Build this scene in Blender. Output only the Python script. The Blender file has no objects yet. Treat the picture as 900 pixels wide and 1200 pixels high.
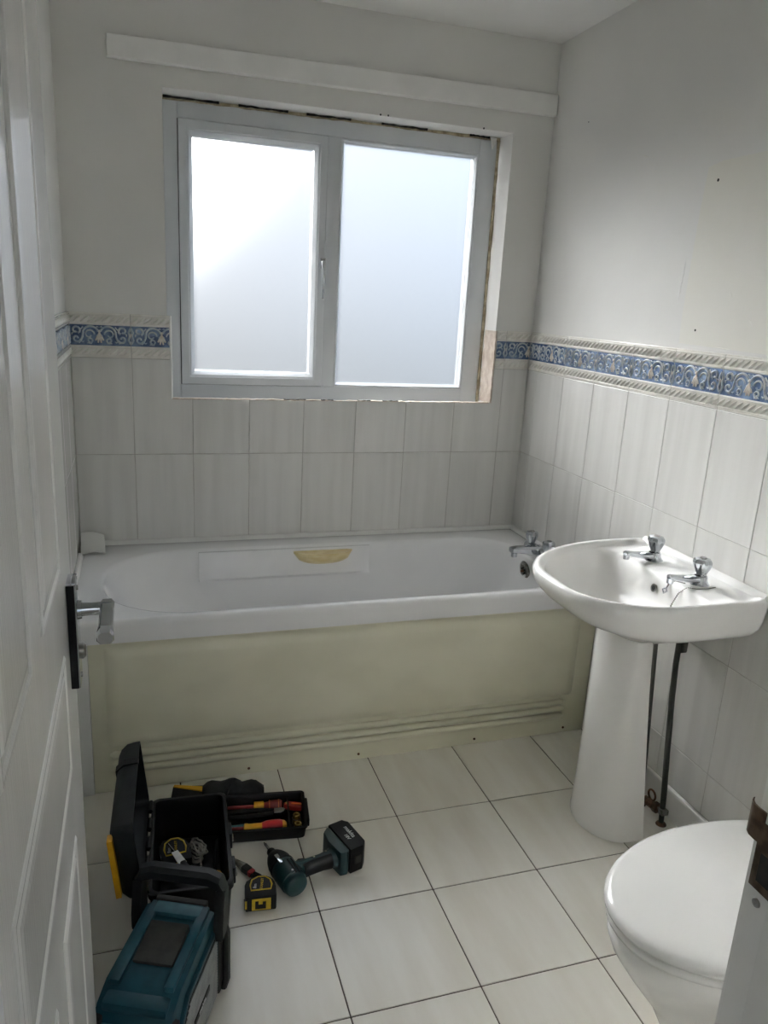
import bpy, bmesh, math, random
from mathutils import Vector, Matrix
PI = math.pi
random.seed(7)
SC = bpy.context.scene
COL = SC.collection

# ------------------------------------------------------------------ camera, sky, exposure
CAM = Vector((0.2105, -2.7867, 1.4508)); YAW, PITCH, ROLL, FPX = 0.3179, -0.2684, 0.0549, 896.9
def cam_axes():
    f = Vector((math.sin(YAW)*math.cos(PITCH), math.cos(YAW)*math.cos(PITCH), math.sin(PITCH)))
    r0 = Vector((math.cos(YAW), -math.sin(YAW), 0)); u0 = r0.cross(f)
    r = r0*math.cos(ROLL) + u0*math.sin(ROLL); u = u0*math.cos(ROLL) - r0*math.sin(ROLL)
    return r, u, f
CR, CU, CF = cam_axes()
cd = bpy.data.cameras.new('camera'); cam = bpy.data.objects.new('camera', cd); COL.objects.link(cam)
cd.sensor_fit = 'VERTICAL'; cd.sensor_height = 36; cd.lens = FPX*36/1200; cd.clip_start = 0.01
cam.matrix_world = Matrix(((CR.x, CU.x, -CF.x, CAM.x), (CR.y, CU.y, -CF.y, CAM.y), (CR.z, CU.z, -CF.z, CAM.z), (0, 0, 0, 1)))
SC.camera = cam
def px(x, y, ax, v):
    """the point where the photo pixel (x, y) meets the plane axis = v"""
    d = CF + CR*((x-450)/FPX) - CU*((y-600)/FPX)
    return CAM + d*((v-CAM[ax])/d[ax])

wd = bpy.data.worlds.new('sky'); SC.world = wd; wd.use_nodes = True
nt = wd.node_tree; nt.nodes.clear()
wo = nt.nodes.new('ShaderNodeOutputWorld'); bg = nt.nodes.new('ShaderNodeBackground')
tc = nt.nodes.new('ShaderNodeTexCoord'); sx = nt.nodes.new('ShaderNodeSeparateXYZ')
def sky_ramp(sock, stops):
    mr = nt.nodes.new('ShaderNodeMapRange'); mr.inputs['From Min'].default_value = -1; mr.inputs['From Max'].default_value = 1
    rp = nt.nodes.new('ShaderNodeValToRGB'); nt.links.new(sock, mr.inputs['Value']); nt.links.new(mr.outputs[0], rp.inputs['Fac'])
    el = rp.color_ramp.elements
    while len(el) < len(stops): el.new(0.5)
    for e, (p, c) in zip(el, stops): e.position = p; e.color = (*c, 1)
    return rp.outputs['Color']
nt.links.new(tc.outputs['Generated'], sx.inputs[0])
# hazy sky: pale and white towards the sun side (-x), bluer away from it; ground below the horizon, brighter towards the zenith
side = sky_ramp(sx.outputs['X'], [(0.42, (1.0, 1.0, 1.0)), (0.75, (0.58, 0.76, 1.0))])
rise = sky_ramp(sx.outputs['Z'], [(0.46, (0.18, 0.18, 0.17)), (0.50, (0.34, 0.34, 0.34)), (0.72, (0.95, 0.95, 0.95)), (1.0, (1.15, 1.15, 1.15))])
mx = nt.nodes.new('ShaderNodeMix'); mx.data_type = 'RGBA'; mx.blend_type = 'MULTIPLY'; mx.inputs[0].default_value = 1
nt.links.new(side, mx.inputs[6]); nt.links.new(rise, mx.inputs[7]); nt.links.new(mx.outputs[2], bg.inputs['Color']); nt.links.new(bg.outputs[0], wo.inputs[0])
bg.inputs['Strength'].default_value = 2.2
sd_ = bpy.data.lights.new('sun', 'SUN'); sd_.energy = 18; sd_.angle = math.radians(28); sd_.color = (0.97, 0.985, 1.0)
sun = bpy.data.objects.new('sun', sd_); COL.objects.link(sun)
sun.rotation_euler = Vector((0.16, -0.92, -0.265)).to_track_quat('-Z', 'Y').to_euler()

SC.view_settings.view_transform = 'Standard'; SC.view_settings.look = 'None'
SC.view_settings.exposure = -0.17; SC.view_settings.gamma = 1.0; SC.view_settings.use_curve_mapping = False
cy = SC.cycles
cy.max_bounces = 12; cy.diffuse_bounces = 8; cy.glossy_bounces = 6; cy.transmission_bounces = 8; cy.transparent_max_bounces = 8
cy.use_denoising = True; cy.sample_clamp_indirect = 20
cy.caustics_reflective = True; cy.caustics_refractive = True

# ------------------------------------------------------------------ materials
def lin(h):
    h = h.lstrip('#'); o = []
    for i in (0, 2, 4):
        c = int(h[i:i+2], 16)/255; o.append(c/12.92 if c <= 0.04045 else ((c+0.055)/1.055)**2.4)
    return (*o, 1)
MATS = {}
def mat(name, col, rough=0.5, metal=0.0, var=None, var_scale=(4, 4, 4), var_lo=0.35, var_hi=0.65, bump=0.0, bump_scale=(60, 60, 60), coat=0.0, rnd=False, detail=3, spec=0.5, rough_var=0.0, bump_dist=0.002):
    """principled material with procedural colour variation and fine relief in object space"""
    m = bpy.data.materials.new(name); m.use_nodes = True; MATS[name] = m
    n = m.node_tree; b = n.nodes['Principled BSDF']
    b.inputs['Base Color'].default_value = lin(col); b.inputs['Roughness'].default_value = rough
    b.inputs['Metallic'].default_value = metal; b.inputs['Coat Weight'].default_value = coat; b.inputs['Coat Roughness'].default_value = 0.08
    b.inputs['Specular IOR Level'].default_value = spec
    if var is None and bump == 0 and rough_var == 0: return m
    t = n.nodes.new('ShaderNodeTexCoord'); src = t.outputs['Object']
    if rnd:
        oi = n.nodes.new('ShaderNodeObjectInfo'); mu = n.nodes.new('ShaderNodeVectorMath'); mu.operation = 'MULTIPLY_ADD'
        cb = n.nodes.new('ShaderNodeCombineXYZ')
        for k in range(3): n.links.new(oi.outputs['Random'], cb.inputs[k])
        n.links.new(cb.outputs[0], mu.inputs[0]); mu.inputs[1].default_value = (17, 23, 31); n.links.new(src, mu.inputs[2]); src = mu.outputs[0]
    def noise(scale):
        mp = n.nodes.new('ShaderNodeMapping'); mp.inputs['Scale'].default_value = scale
        n.links.new(src, mp.inputs['Vector'])
        x = n.nodes.new('ShaderNodeTexNoise'); x.inputs['Scale'].default_value = 1; x.inputs['Detail'].default_value = detail
        n.links.new(mp.outputs[0], x.inputs['Vector']); return x
    if var:
        x = noise(var_scale); r = n.nodes.new('ShaderNodeValToRGB'); r.color_ramp.elements[0].position = var_lo; r.color_ramp.elements[1].position = var_hi
        r.color_ramp.interpolation = 'EASE'; r.color_ramp.elements[0].color = lin(col); r.color_ramp.elements[1].color = lin(var)
        n.links.new(x.outputs['Fac'], r.inputs['Fac']); n.links.new(r.outputs['Color'], b.inputs['Base Color'])
        if rough_var:
            q = n.nodes.new('ShaderNodeMapRange'); q.inputs['To Min'].default_value = rough; q.inputs['To Max'].default_value = rough+rough_var
            n.links.new(x.outputs['Fac'], q.inputs['Value']); n.links.new(q.outputs[0], b.inputs['Roughness'])
    if bump:
        x = noise(bump_scale); bp = n.nodes.new('ShaderNodeBump'); bp.inputs['Strength'].default_value = bump; bp.inputs['Distance'].default_value = bump_dist
        n.links.new(x.outputs['Fac'], bp.inputs['Height']); n.links.new(bp.outputs[0], b.inputs['Normal'])
    return m
mat('plaster', 'dfdeda', 0.6, var='d9d8d4', var_scale=(2, 2, 2), bump=0.15, bump_scale=(22, 22, 22), bump_dist=0.003, spec=0.3)
mat('ceiling_paint', 'ebeae8', 0.8, var='e6e5e2', var_scale=(3, 3, 3), bump=0.1, bump_scale=(40, 40, 40))
mat('wall_tile', 'd8d7d3', 0.13, var='cecdc9', var_scale=(24, 4, 1.6), var_lo=0.3, var_hi=0.75, rnd=True, coat=0.1)
mat('border_glaze', 'e6e4dd', 0.14, var='dcd9d0', var_scale=(30, 30, 30), rnd=True)
mat('border_blue', '43587a', 0.18, var='7d91ab', var_scale=(24, 24, 24), var_lo=0.36, var_hi=0.74, rnd=True)
mat('border_scroll', 'c9cccb', 0.16, var='9dabbb', var_scale=(50, 50, 50))
mat('border_flower', 'dcd8cf', 0.16, var='cfc0b2', var_scale=(70, 70, 70))
mat('grout_wall', 'bab8b2', 0.9, var='a3a099', var_scale=(9, 9, 9))
mat('floor_tile', 'e8e6de', 0.26, var='d9d4c8', var_scale=(16, 3.0, 14), var_lo=0.15, var_hi=0.85, rnd=True, rough_var=0.06, detail=4, spec=0.75)
mat('grout_floor', '453d35', 0.95, var='5a5046', var_scale=(14, 14, 14))
mat('upvc', 'd2d5d8', 0.3, var='ccd0d3', var_scale=(6, 6, 6))
mat('sealant', 'b5a98f', 0.8, var='8a7c63', var_scale=(40, 40, 40), bump=0.5, bump_scale=(90, 90, 90))
mat('gap_black', '14120f', 0.95, var='241f18', var_scale=(50, 50, 50))
mat('raw_plaster', 'd5c9bd', 0.95, var='bfb0a2', var_scale=(45, 45, 30), bump=0.9, bump_scale=(70, 70, 50), bump_dist=0.004)
mat('gloss_white', 'e4e4e1', 0.22, var='dcdcd9', var_scale=(5, 5, 5), bump=0.06, bump_scale=(25, 25, 25))
mat('door_paint', 'f0f0ee', 0.2, var='ebebe9', var_scale=(10, 10, 1.0), bump=0.55, bump_scale=(260, 300, 9), detail=4, bump_dist=0.0007)
mat('board_white', 'efeeeb', 0.5, var='e9e8e5', var_scale=(8, 8, 8))
mat('acrylic', 'ececec', 0.12, var='e7e7e7', var_scale=(3, 3, 3), coat=0.2)
mat('ceramic', 'f0efec', 0.17, var='ebeae7', var_scale=(4, 4, 4), spec=0.4)
mat('lid_plastic', 'eae9e6', 0.16, var='e6e5e2', var_scale=(4, 4, 4))
mat('cream_panel', 'dbd8c3', 0.3, var='d2cfb9', var_scale=(3, 3, 5), bump=0.08, bump_scale=(60, 60, 60))
mat('cream_dish', 'e3d3a6', 0.35, var='d8c490', var_scale=(20, 20, 60))
mat('chrome', 'c9ccd0', 0.06, 1.0, var='b8bcc0', var_scale=(9, 9, 9))
mat('chrome_worn', '9a9a98', 0.3, 1.0, var='6f6a62', var_scale=(60, 60, 60))
mat('bronze', '6b5a4a', 0.38, 0.9, var='4a3a2e', var_scale=(60, 60, 60), bump=0.3)
mat('rubber_black', '0a0b0c', 0.55, spec=0.28, var='111213', var_scale=(30, 30, 30), bump=0.15, bump_scale=(200, 200, 200))
mat('plastic_black', '060607', 0.45, spec=0.28, var='0b0b0c', var_scale=(12, 12, 12), bump=0.1, bump_scale=(150, 150, 150))
mat('plastic_charcoal', '0e1113', 0.48, spec=0.28, var='16191b', var_scale=(25, 25, 25), bump=0.12, bump_scale=(160, 160, 160))
mat('dusty_black', '1e1d1b', 0.7, var='302e2a', var_scale=(25, 25, 25), bump=0.2, bump_scale=(200, 200, 200))
mat('nylon', '08090b', 0.85, var='0e0f12', var_scale=(80, 80, 80), bump=0.6, bump_scale=(260, 260, 260))
mat('teal', '0b3743', 0.45, spec=0.28, var='10424e', var_scale=(14, 14, 14), bump=0.08, bump_scale=(200, 200, 200))
mat('teal_dusty', '2f6470', 0.6, var='1d4e5a', var_scale=(20, 20, 20))
mat('teal_dark', '082a2d', 0.38, var='0d3437', var_scale=(20, 20, 20))
mat('yellow', 'd19a14', 0.45, var='be880d', var_scale=(20, 20, 20))
mat('yellow_tape', 'd3b32b', 0.35, var='c0a020', var_scale=(30, 30, 30))
mat('red_grip', 'b0141d', 0.35, var='960f17', var_scale=(30, 30, 30))
mat('red_dark', '7d1a17', 0.4, var='6a1412', var_scale=(30, 30, 30))
mat('orange', 'c96a2a', 0.45, var='b35b20', var_scale=(30, 30, 30))
mat('steel', 'a9abad', 0.25, 1.0, var='8c8e90', var_scale=(40, 40, 40))
mat('brass', 'b49a5e', 0.3, 1.0, var='8f7843', var_scale=(60, 60, 60))
mat('copper', '7a5a44', 0.45, 0.8, var='4d3a2e', var_scale=(50, 50, 50))
mat('pipe_dark', '1e211f', 0.5, var='36352f', var_scale=(30, 30, 8))
mat('grille', 'a3a5a6', 0.45, 0.3, var='8b8d8e', var_scale=(30, 30, 30))
mat('white_print', 'd8dadb', 0.5, var='c9cbcc', var_scale=(50, 50, 50))
mat('cable_white', 'b9b6ad', 0.5, var='a5a299', var_scale=(40, 40, 40))
mat('old_paint', 'dbd9cf', 0.62, var='dedcd4', var_scale=(3, 3, 3), bump=0.2, bump_scale=(20, 20, 20), spec=0.3)
mat('filler', 'e2e1de', 0.6, var='d8d7d4', var_scale=(30, 30, 30))
mat('plug_green', '2f3a33', 0.8, var='1c221e', var_scale=(80, 80, 80))
mat('hall_paint', 'e2dfd8', 0.8, var='dcd9d2', var_scale=(3, 3, 3))
mat('hall_carpet', 'b5afa5', 0.95, var='a59f95', var_scale=(60, 60, 60), bump=0.5, bump_scale=(200, 200, 200))
def glass_mat():
    m = bpy.data.materials.new('frosted_glass'); m.use_nodes = True; n = m.node_tree; n.nodes.clear()
    out = n.nodes.new('ShaderNodeOutputMaterial'); tr = n.nodes.new('ShaderNodeBsdfTranslucent'); tr.inputs['Color'].default_value = (0.92, 0.94, 0.97, 1)
    rf = n.nodes.new('ShaderNodeBsdfRefraction'); rf.inputs['IOR'].default_value = 1.3; rf.inputs['Roughness'].default_value = 0.48
    gl = n.nodes.new('ShaderNodeBsdfGlossy'); gl.inputs['Roughness'].default_value = 0.25
    m1 = n.nodes.new('ShaderNodeMixShader'); m1.inputs[0].default_value = 0.95
    m2 = n.nodes.new('ShaderNodeMixShader'); m2.inputs[0].default_value = 0.04
    n.links.new(tr.outputs[0], m1.inputs[1]); n.links.new(rf.outputs[0], m1.inputs[2]); n.links.new(m1.outputs[0], m2.inputs[1]); n.links.new(gl.outputs[0], m2.inputs[2])
    n.links.new(m2.outputs[0], out.inputs['Surface']); MATS['frosted_glass'] = m
glass_mat()

# ------------------------------------------------------------------ mesh helpers
class B:
    """collects shapes into one bmesh"""
    def __init__(s): s.bm = bmesh.new()
    def _add(s, verts, faces):
        vs = [s.bm.verts.new(v) for v in verts]; fs = []
        for f in faces:
            try: fs.append(s.bm.faces.new([vs[i] for i in f]))
            except ValueError: pass
        return vs, fs
    def box(s, x0, x1, y0, y1, z0, z1, bev=0.0, seg=2, M=None):
        v = [Vector((x, y, z)) for z in (z0, z1) for y in (y0, y1) for x in (x0, x1)]
        if M is not None: v = [M @ p for p in v]
        vs, fs = s._add(v, [(0, 2, 3, 1), (4, 5, 7, 6), (0, 1, 5, 4), (2, 6, 7, 3), (0, 4, 6, 2), (1, 3, 7, 5)])
        if bev > 0:
            ed = list({e for f in fs for e in f.edges})
            bmesh.ops.bevel(s.bm, geom=ed, offset=bev, segments=seg, affect='EDGES', profile=0.6)
        return s
    def loft(s, rings, cap0=True, cap1=True, closed=True):
        n = len(rings[0]); verts = [Vector(p) for r in rings for p in r]; faces = []
        for i in range(len(rings)-1):
            for k in range(n if closed else n-1):
                a = i*n+k; b = i*n+(k+1) % n; faces.append((a, b, b+n, a+n))
        if cap0: faces.append(tuple(reversed(range(n))))
        if cap1: faces.append(tuple(range((len(rings)-1)*n, len(rings)*n)))
        s._add(verts, faces); return s
    def prism(s, poly, d0, d1, M=None, bev=0.0, seg=1):
        """poly of (x, y) extruded along z from d0 to d1, then moved by M"""
        n = len(poly); v = [Vector((p[0], p[1], d)) for d in (d0, d1) for p in poly]
        if M is not None: v = [M @ p for p in v]
        vs, fs = s._add(v, [tuple(reversed(range(n))), tuple(range(n, 2*n))] + [(k, (k+1) % n, n+(k+1) % n, n+k) for k in range(n)])
        if bev > 0:
            ed = list({e for f in fs[:2] for e in f.edges})
            bmesh.ops.bevel(s.bm, geom=ed, offset=bev, segments=seg, affect='EDGES', profile=0.6)
        return s
    def cyl(s, p0, p1, r0, r1=None, n=14, cap=True):
        return s.tube([p0, p1], [r0, r0 if r1 is None else r1], n, cap)
    def tube(s, pts, r, n=8, cap=True, closed=False, flat=1.0):
        P = [Vector(p) for p in pts]; R = r if isinstance(r, (list, tuple)) else [r]*len(P); rings = []; up = None
        for i, p in enumerate(P):
            if closed: t = P[(i+1) % len(P)]-P[i-1]
            else: t = P[min(i+1, len(P)-1)]-P[max(i-1, 0)]
            if t.length < 1e-9: t = Vector((0, 0, 1))
            t.normalize()
            if up is None:
                up = Vector((0, 0, 1)) if abs(t.z) < 0.9 else Vector((1, 0, 0))
            a = t.cross(up)
            if a.length < 1e-6: a = t.orthogonal()
            a.normalize(); up = a.cross(t).normalized()
            rings.append([p + (a*math.cos(2*PI*k/n) + up*math.sin(2*PI*k/n)*flat)*R[i] for k in range(n)])
        if closed: rings.append(rings[0])
        return s.loft(rings, cap and not closed, cap and not closed)
    def lathe(s, prof, n=24, M=None):
        M = M or Matrix.Identity(4)
        return s.loft([[M @ Vector((r*math.cos(2*PI*k/n), r*math.sin(2*PI*k/n), z)) for k in range(n)] for r, z in prof])
    def ball(s, c, rx, ry=None, rz=None, n=12, m=7, M=None):
        ry = ry or rx; rz = rz or rx; c = Vector(c); M = M or Matrix.Identity(3)
        return s.loft([[c + M @ Vector((rx*math.sin(PI*(j+0.5)/m)*math.cos(2*PI*k/n), ry*math.sin(PI*(j+0.5)/m)*math.sin(2*PI*k/n), -rz*math.cos(PI*(j+0.5)/m))) for k in range(n)] for j in range(m)])
    def mesh(s, name, smooth=35, recalc=True):
        if recalc: bmesh.ops.recalc_face_normals(s.bm, faces=s.bm.faces)
        me = bpy.data.meshes.new(name); s.bm.to_mesh(me); s.bm.free()
        if smooth:
            me.shade_smooth(); me.set_sharp_from_angle(angle=math.radians(smooth))
        return me
def put(name, me, m=None, parent=None, loc=(0, 0, 0), rot=(0, 0, 0)):
    o = bpy.data.objects.new(name, me); COL.objects.link(o)
    if m and not me.materials: me.materials.append(MATS[m])
    o.location = loc; o.rotation_euler = rot
    if parent: o.parent = parent
    return o
def part(name, b, m, parent, smooth=35): return put(name, b.mesh(name, smooth), m, parent)
def tag(o, label=None, cat=None, group=None, kind=None):
    if label: o['label'] = label
    if cat: o['category'] = cat
    if group: o['group'] = group
    if kind: o['kind'] = kind
    return o
def thing(name, label, cat, loc=(0, 0, 0), rotz=0.0, group=None, kind=None):
    o = bpy.data.objects.new(name, None); COL.objects.link(o); o.empty_display_size = 0.05
    o.location = loc; o.rotation_euler = (0, 0, rotz)
    return tag(o, label, cat, group, kind)
def struct(name, b, m, label, cat, smooth=0): return tag(part(name, b, m, None, smooth), label, cat, None, 'structure')
def rrect(x0, x1, y0, y1, rad, z, m=8, sub=0):
    """rounded rectangle ring; rad = list of four (rx, ry): (x1,y1), (x0,y1), (x0,y0), (x1,y0)"""
    if not isinstance(rad, (list, tuple)): rad = [(rad, rad)]*4
    rad = [r if isinstance(r, (list, tuple)) else (r, r) for r in rad]
    out = []
    for q, (cx, cy_, sx_, sy_) in enumerate(((x1, y1, -1, -1), (x0, y1, 1, -1), (x0, y0, 1, 1), (x1, y0, -1, 1))):
        rx, ry = rad[q]
        for k in range(m+1):
            a = PI/2*q + PI/2*k/m
            out.append(Vector((cx+sx_*rx + rx*math.cos(a), cy_+sy_*ry + ry*math.sin(a), z)))
    return out
def text_part(name, txt, size, m, parent, M, extrude=0.0004, align='CENTER'):
    cu = bpy.data.curves.new(name, 'FONT'); cu.body = txt; cu.size = size; cu.extrude = extrude; cu.align_x = align; cu.align_y = 'CENTER'; cu.resolution_u = 3
    tmp = bpy.data.objects.new(name+'_src', cu); COL.objects.link(tmp)
    me = bpy.data.meshes.new_from_object(tmp.evaluated_get(bpy.context.evaluated_depsgraph_get()))
    bpy.data.objects.remove(tmp); bpy.data.curves.remove(cu)
    me.transform(M); me.name = name
    me.materials.clear()
    return put(name, me, m, parent)
def T(x, y, z): return Matrix.Translation((x, y, z))
def RX(a): return Matrix.Rotation(a, 4, 'X')
def RY(a): return Matrix.Rotation(a, 4, 'Y')
def RZ(a): return Matrix.Rotation(a, 4, 'Z')

# ------------------------------------------------------------------ room shell
W, CEIL, YF = 1.70, 2.38, -2.305            # room width (tile face to tile face), ceiling, room face of the door wall
PL = 0.008                                  # tile thickness in front of the plaster
WX0, WX1, WZ0, WZ1 = 0.312, 1.548, 1.045, 2.068     # window opening
floor = struct('floor', B().box(-PL-0.1, W+PL+0.1, YF-0.11, 0.02, -0.08, -0.0022), 'grout_floor', 'floor of pale square stone-look tiles with dark brown joints', 'floor')
b = B(); b.box(-0.1, WX0, PL, 0.29, -0.08, CEIL); b.box(WX1, W+0.1, PL, 0.29, -0.08, CEIL); b.box(WX0, WX1, PL, 0.29, -0.08, WZ0); b.box(WX0, WX1, PL, 0.29, WZ1, CEIL)
wall_back = struct('wall_back', b, 'plaster', 'grey-white painted wall around the window with tiles on its lower half', 'wall')
wall_right = struct('wall_right', B().box(W+PL, W+0.12, YF-0.11, PL, -0.08, CEIL), 'plaster', 'white painted wall behind washbasin with tiles and blue border', 'wall')
wall_left = struct('wall_left', B().box(-0.12, -PL, YF-0.11, PL, -0.08, CEIL), 'plaster', 'painted wall behind the open door with tiles below', 'wall')
DX0, DX1, DZ = 0.072, 0.763, 1.995           # door opening
b = B(); b.box(-0.9, DX0-0.028, YF-0.11, YF, -0.08, CEIL); b.box(DX1+0.028, W+0.1, YF-0.11, YF, -0.08, CEIL); b.box(DX0-0.028, DX1+0.028, YF-0.11, YF, DZ+0.028, CEIL)
wall_front = struct('wall_front', b, 'plaster', 'painted wall with the doorway opposite the window', 'wall')
ceiling = struct('ceiling', B().box(-0.1, W+0.1, YF-0.11, 0.1, CEIL, CEIL+0.08), 'ceiling_paint', 'plain white painted ceiling', 'ceiling')
# the hall the photograph is taken from
struct('floor_hall', B().box(-1.0, 1.8, -3.95, YF-0.11, -0.08, 0.0), 'hall_carpet', 'carpeted floor of the hall outside the door', 'floor')
b = B(); b.box(-1.0, -0.9, -3.85, YF, -0.08, CEIL); b.box(1.7, 1.8, -3.85, YF-0.11, -0.08, CEIL); b.box(-1.0, 1.8, -3.95, -3.85, -0.08, 0.75); b.box(-1.0, 1.8, -3.95, -3.85, 2.15, CEIL); b.box(-1.0, -0.5, -3.95, -3.85, 0.75, 2.15); b.box(0.75, 1.8, -3.95, -3.85, 0.75, 2.15)  # unseen opening in the end wall, added to let in fill daylight
struct('wall_hall', b, 'hall_paint', 'plain painted walls of the hall outside the door', 'wall')
struct('ceiling_hall', B().box(-1.0, 1.8, -3.95, YF-0.11, CEIL, CEIL+0.08), 'ceiling_paint', 'plain ceiling of the hall outside the door', 'ceiling')

# ---- wall tiles: local x along the wall, z up, glazed face towards -y
TW, Z1, Z2, Z3, Z4, Z5 = 0.2, 1.217, 0.8846, 0.5530, 0.2210, 0.092
ZT = 1.365
tile_cache = {}
def tile_mesh(w, h):
    k = (round(w, 3), round(h, 3))
    if k not in tile_cache:
        w2, h2, c = w-0.002, h-0.002, 0.0014
        rings = []
        for y, i in ((0.0075, 0), (0.0012, 0), (0.0003, c*0.45), (0, c)):
            rings.append([(0.001+i, y, 0.001+i), (0.001+w2-i, y, 0.001+i), (0.001+w2-i, y, 0.001+h2-i), (0.001+i, y, 0.001+h2-i)])
        tile_cache[k] = B().loft(rings).mesh('tile', 0); tile_cache[k].materials.append(MATS['wall_tile'])
    return tile_cache[k]
def half_ribbon(b, pts, r, y0=0.0):
    """half-round raised ribbon along (x, z) points on the tile face"""
    n = len(pts); rings = []
    for i, p in enumerate(pts):
        rr = r[i] if isinstance(r, list) else r
        a, c = pts[max(i-1, 0)], pts[min(i+1, n-1)]
        dx, dz = c[0]-a[0], c[1]-a[1]; l = math.hypot(dx, dz) or 1
        nx, nz = -dz/l, dx/l
        rings.append([(p[0]+nx*rr*t, y0-rr*h, p[1]+nz*rr*t) for t, h in ((-1, 0), (-0.6, 0.7), (0, 1.0), (0.6, 0.7), (1, 0))])
    b.loft(rings, False, False, closed=False)
def spiral(cx, cz, r0, r1, a0, a1, n=14):
    return [(cx+(r0+(r1-r0)*k/(n-1))*math.cos(a0+(a1-a0)*k/(n-1)), cz+(r0+(r1-r0)*k/(n-1))*math.sin(a0+(a1-a0)*k/(n-1))) for k in range(n)]
BH, BL0, BL1 = ZT-Z1, 0.0405, 0.1069
def border_meshes():
    body = B(); e = 0.001
    prof = [(0.0, 0.0075), (0.0, 0.0006), (0.002, 0.0), (0.006, 0.0), (0.0065, -0.003), (0.009, -0.003), (0.0095, 0), (0.0325, 0), (0.033, -0.003), (0.037, -0.003), (BL0, 0.001), (BL1, 0.001), (0.1104, -0.003), (0.1144, -0.003), (0.115, 0),
            (0.138, 0), (0.1385, -0.003), (0.141, -0.003), (0.1415, 0), (0.146, 0), (0.148, 0.0006), (0.148, 0.0075)]
    prof = [(min(max(z, e), BH-e), y) for z, y in prof]
    body.loft([[(x, y, z) for z, y in prof] for x in (e, TW-e)], True, True)
    ropes = []
    for zc in (0.021, 0.1265):
        r = B(); nb = 9
        for k in range(nb):
            x = (k+0.5)*TW/nb; s = 0.0105
            r.loft([[(x+t*0.012+(d*0.0068)*(1-abs(t)**3*0.8), -h*(1-abs(t)**2.5*0.8)-0.0002, zc+t*s) for d, h in ((-1, 0), (-0.55, 0.0045), (0, 0.006), (0.55, 0.0045), (1, 0))] for t in (-1, -0.75, -0.35, 0, 0.35, 0.75, 1)], False, False, closed=False)
        ropes.append(r)
    band = B().box(e, TW-e, 0.0004, 0.002, BL0, BL1)
    sc = B(); zc = (BL0+BL1)/2; R = 0.0034
    for sgn in (-1, 1):
        f = lambda pts: [(0.1+sgn*(x-0.1), z) for x, z in pts]
        half_ribbon(sc, f(spiral(0.128, zc+0.004, 0.026, 0.024, PI*0.9, PI*0.1, 12) + [(0.153, zc-0.006), (0.158, zc-0.018), (0.166, zc-0.026)]), R)
        half_ribbon(sc, f(spiral(0.132, zc+0.002, 0.017, 0.006, PI*1.0, -PI*0.9, 14)), R*0.8)
        half_ribbon(sc, f([(0.158, zc-0.018)] + spiral(0.172, zc-0.012, 0.013, 0.004, PI*1.1, PI*3.0, 16)), R)
        half_ribbon(sc, f(spiral(0.174, zc+0.015, 0.014, 0.005, PI*1.2, -PI*0.7, 14)), R)
        half_ribbon(sc, f([(0.128, zc-0.028), (0.122, zc-0.018)] + spiral(0.131, zc-0.018, 0.009, 0.004, PI, -PI*0.6, 10)), R*0.9)
        half_ribbon(sc, f([(0.199, zc+0.026), (0.193, zc+0.012), (0.196, zc), (0.192, zc-0.014), (0.199, zc-0.027)]), R)
        half_ribbon(sc, f([(0.15, zc+0.027), (0.158, zc+0.018), (0.166, zc+0.026)]), R*0.8)
        for x_, z_, a_ in ((0.112, 0.024, 2.4), (0.146, 0.006, 0.2), (0.148, -0.020, -0.6), (0.110, -0.006, 1.9), (0.164, 0.002, 1.2), (0.140, -0.027, 2.8), (0.186, -0.002, 1.6)):
            half_ribbon(sc, f([(x_, zc+z_), (x_+0.006*math.cos(a_), zc+z_+0.006*math.sin(a_)), (x_+0.011*math.cos(a_+0.5), zc+z_+0.011*math.sin(a_+0.5))]), [0.0008, 0.0028, 0.0007])
    fl = B()
    for a, ln in ((-0.5, 0.026), (-0.17, 0.031), (0.17, 0.031), (0.5, 0.026)):
        x1, z1 = 0.1+math.sin(a)*ln, zc+0.006-math.cos(a)*ln
        half_ribbon(fl, [(0.1, zc+0.008), ((0.1+x1)/2, (zc+0.008+z1)/2), (x1, z1)], [0.0022, 0.0038, 0.0026])
    fl.ball((0.1, -0.001, zc+0.013), 0.005, 0.003, 0.005, 8, 5)
    for s in (-1, 1): fl.ball((0.1+s*0.0975, -0.001, zc+0.002), 0.0022, 0.002, 0.006, 8, 5)
    out = []
    for nm, bb, mm, sm in (('border_tile', body, 'border_glaze', 25), ('rope_moulding', ropes[0], 'border_glaze', 60), ('rope_moulding', ropes[1], 'border_glaze', 60), ('blue_band', band, 'border_blue', 0), ('scroll_relief', sc, 'border_scroll', 60), ('flower_relief', fl, 'border_flower', 60)):
        me = bb.mesh(nm, sm); me.materials.append(MATS[mm]); out.append((nm, me))
    return out
BORDER = border_meshes(); border_cut = {}
def border_set(x0, x1):
    """the border tile meshes clipped to local x0..x1 and moved to start at 0"""
    k = (round(x0, 3), round(x1, 3))
    if k == (0, TW): return BORDER
    if k not in border_cut:
        lst = []
        for nm, me in BORDER:
            bm = bmesh.new(); bm.from_mesh(me)
            for co, no in (((x0+0.001, 0, 0), (-1, 0, 0)), ((x1-0.001, 0, 0), (1, 0, 0))):
                bmesh.ops.bisect_plane(bm, geom=bm.verts[:]+bm.edges[:]+bm.faces[:], plane_co=co, plane_no=no, clear_outer=True)
            if not bm.faces: bm.free(); continue
            bmesh.ops.translate(bm, verts=bm.verts, vec=(-x0, 0, 0))
            m2 = bpy.data.meshes.new(nm); bm.to_mesh(m2); bm.free(); m2.shade_smooth(); m2.set_sharp_from_angle(angle=0.6); m2.materials.append(me.materials[0]); lst.append((nm, m2))
        border_cut[k] = lst
    return border_cut[k]
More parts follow.
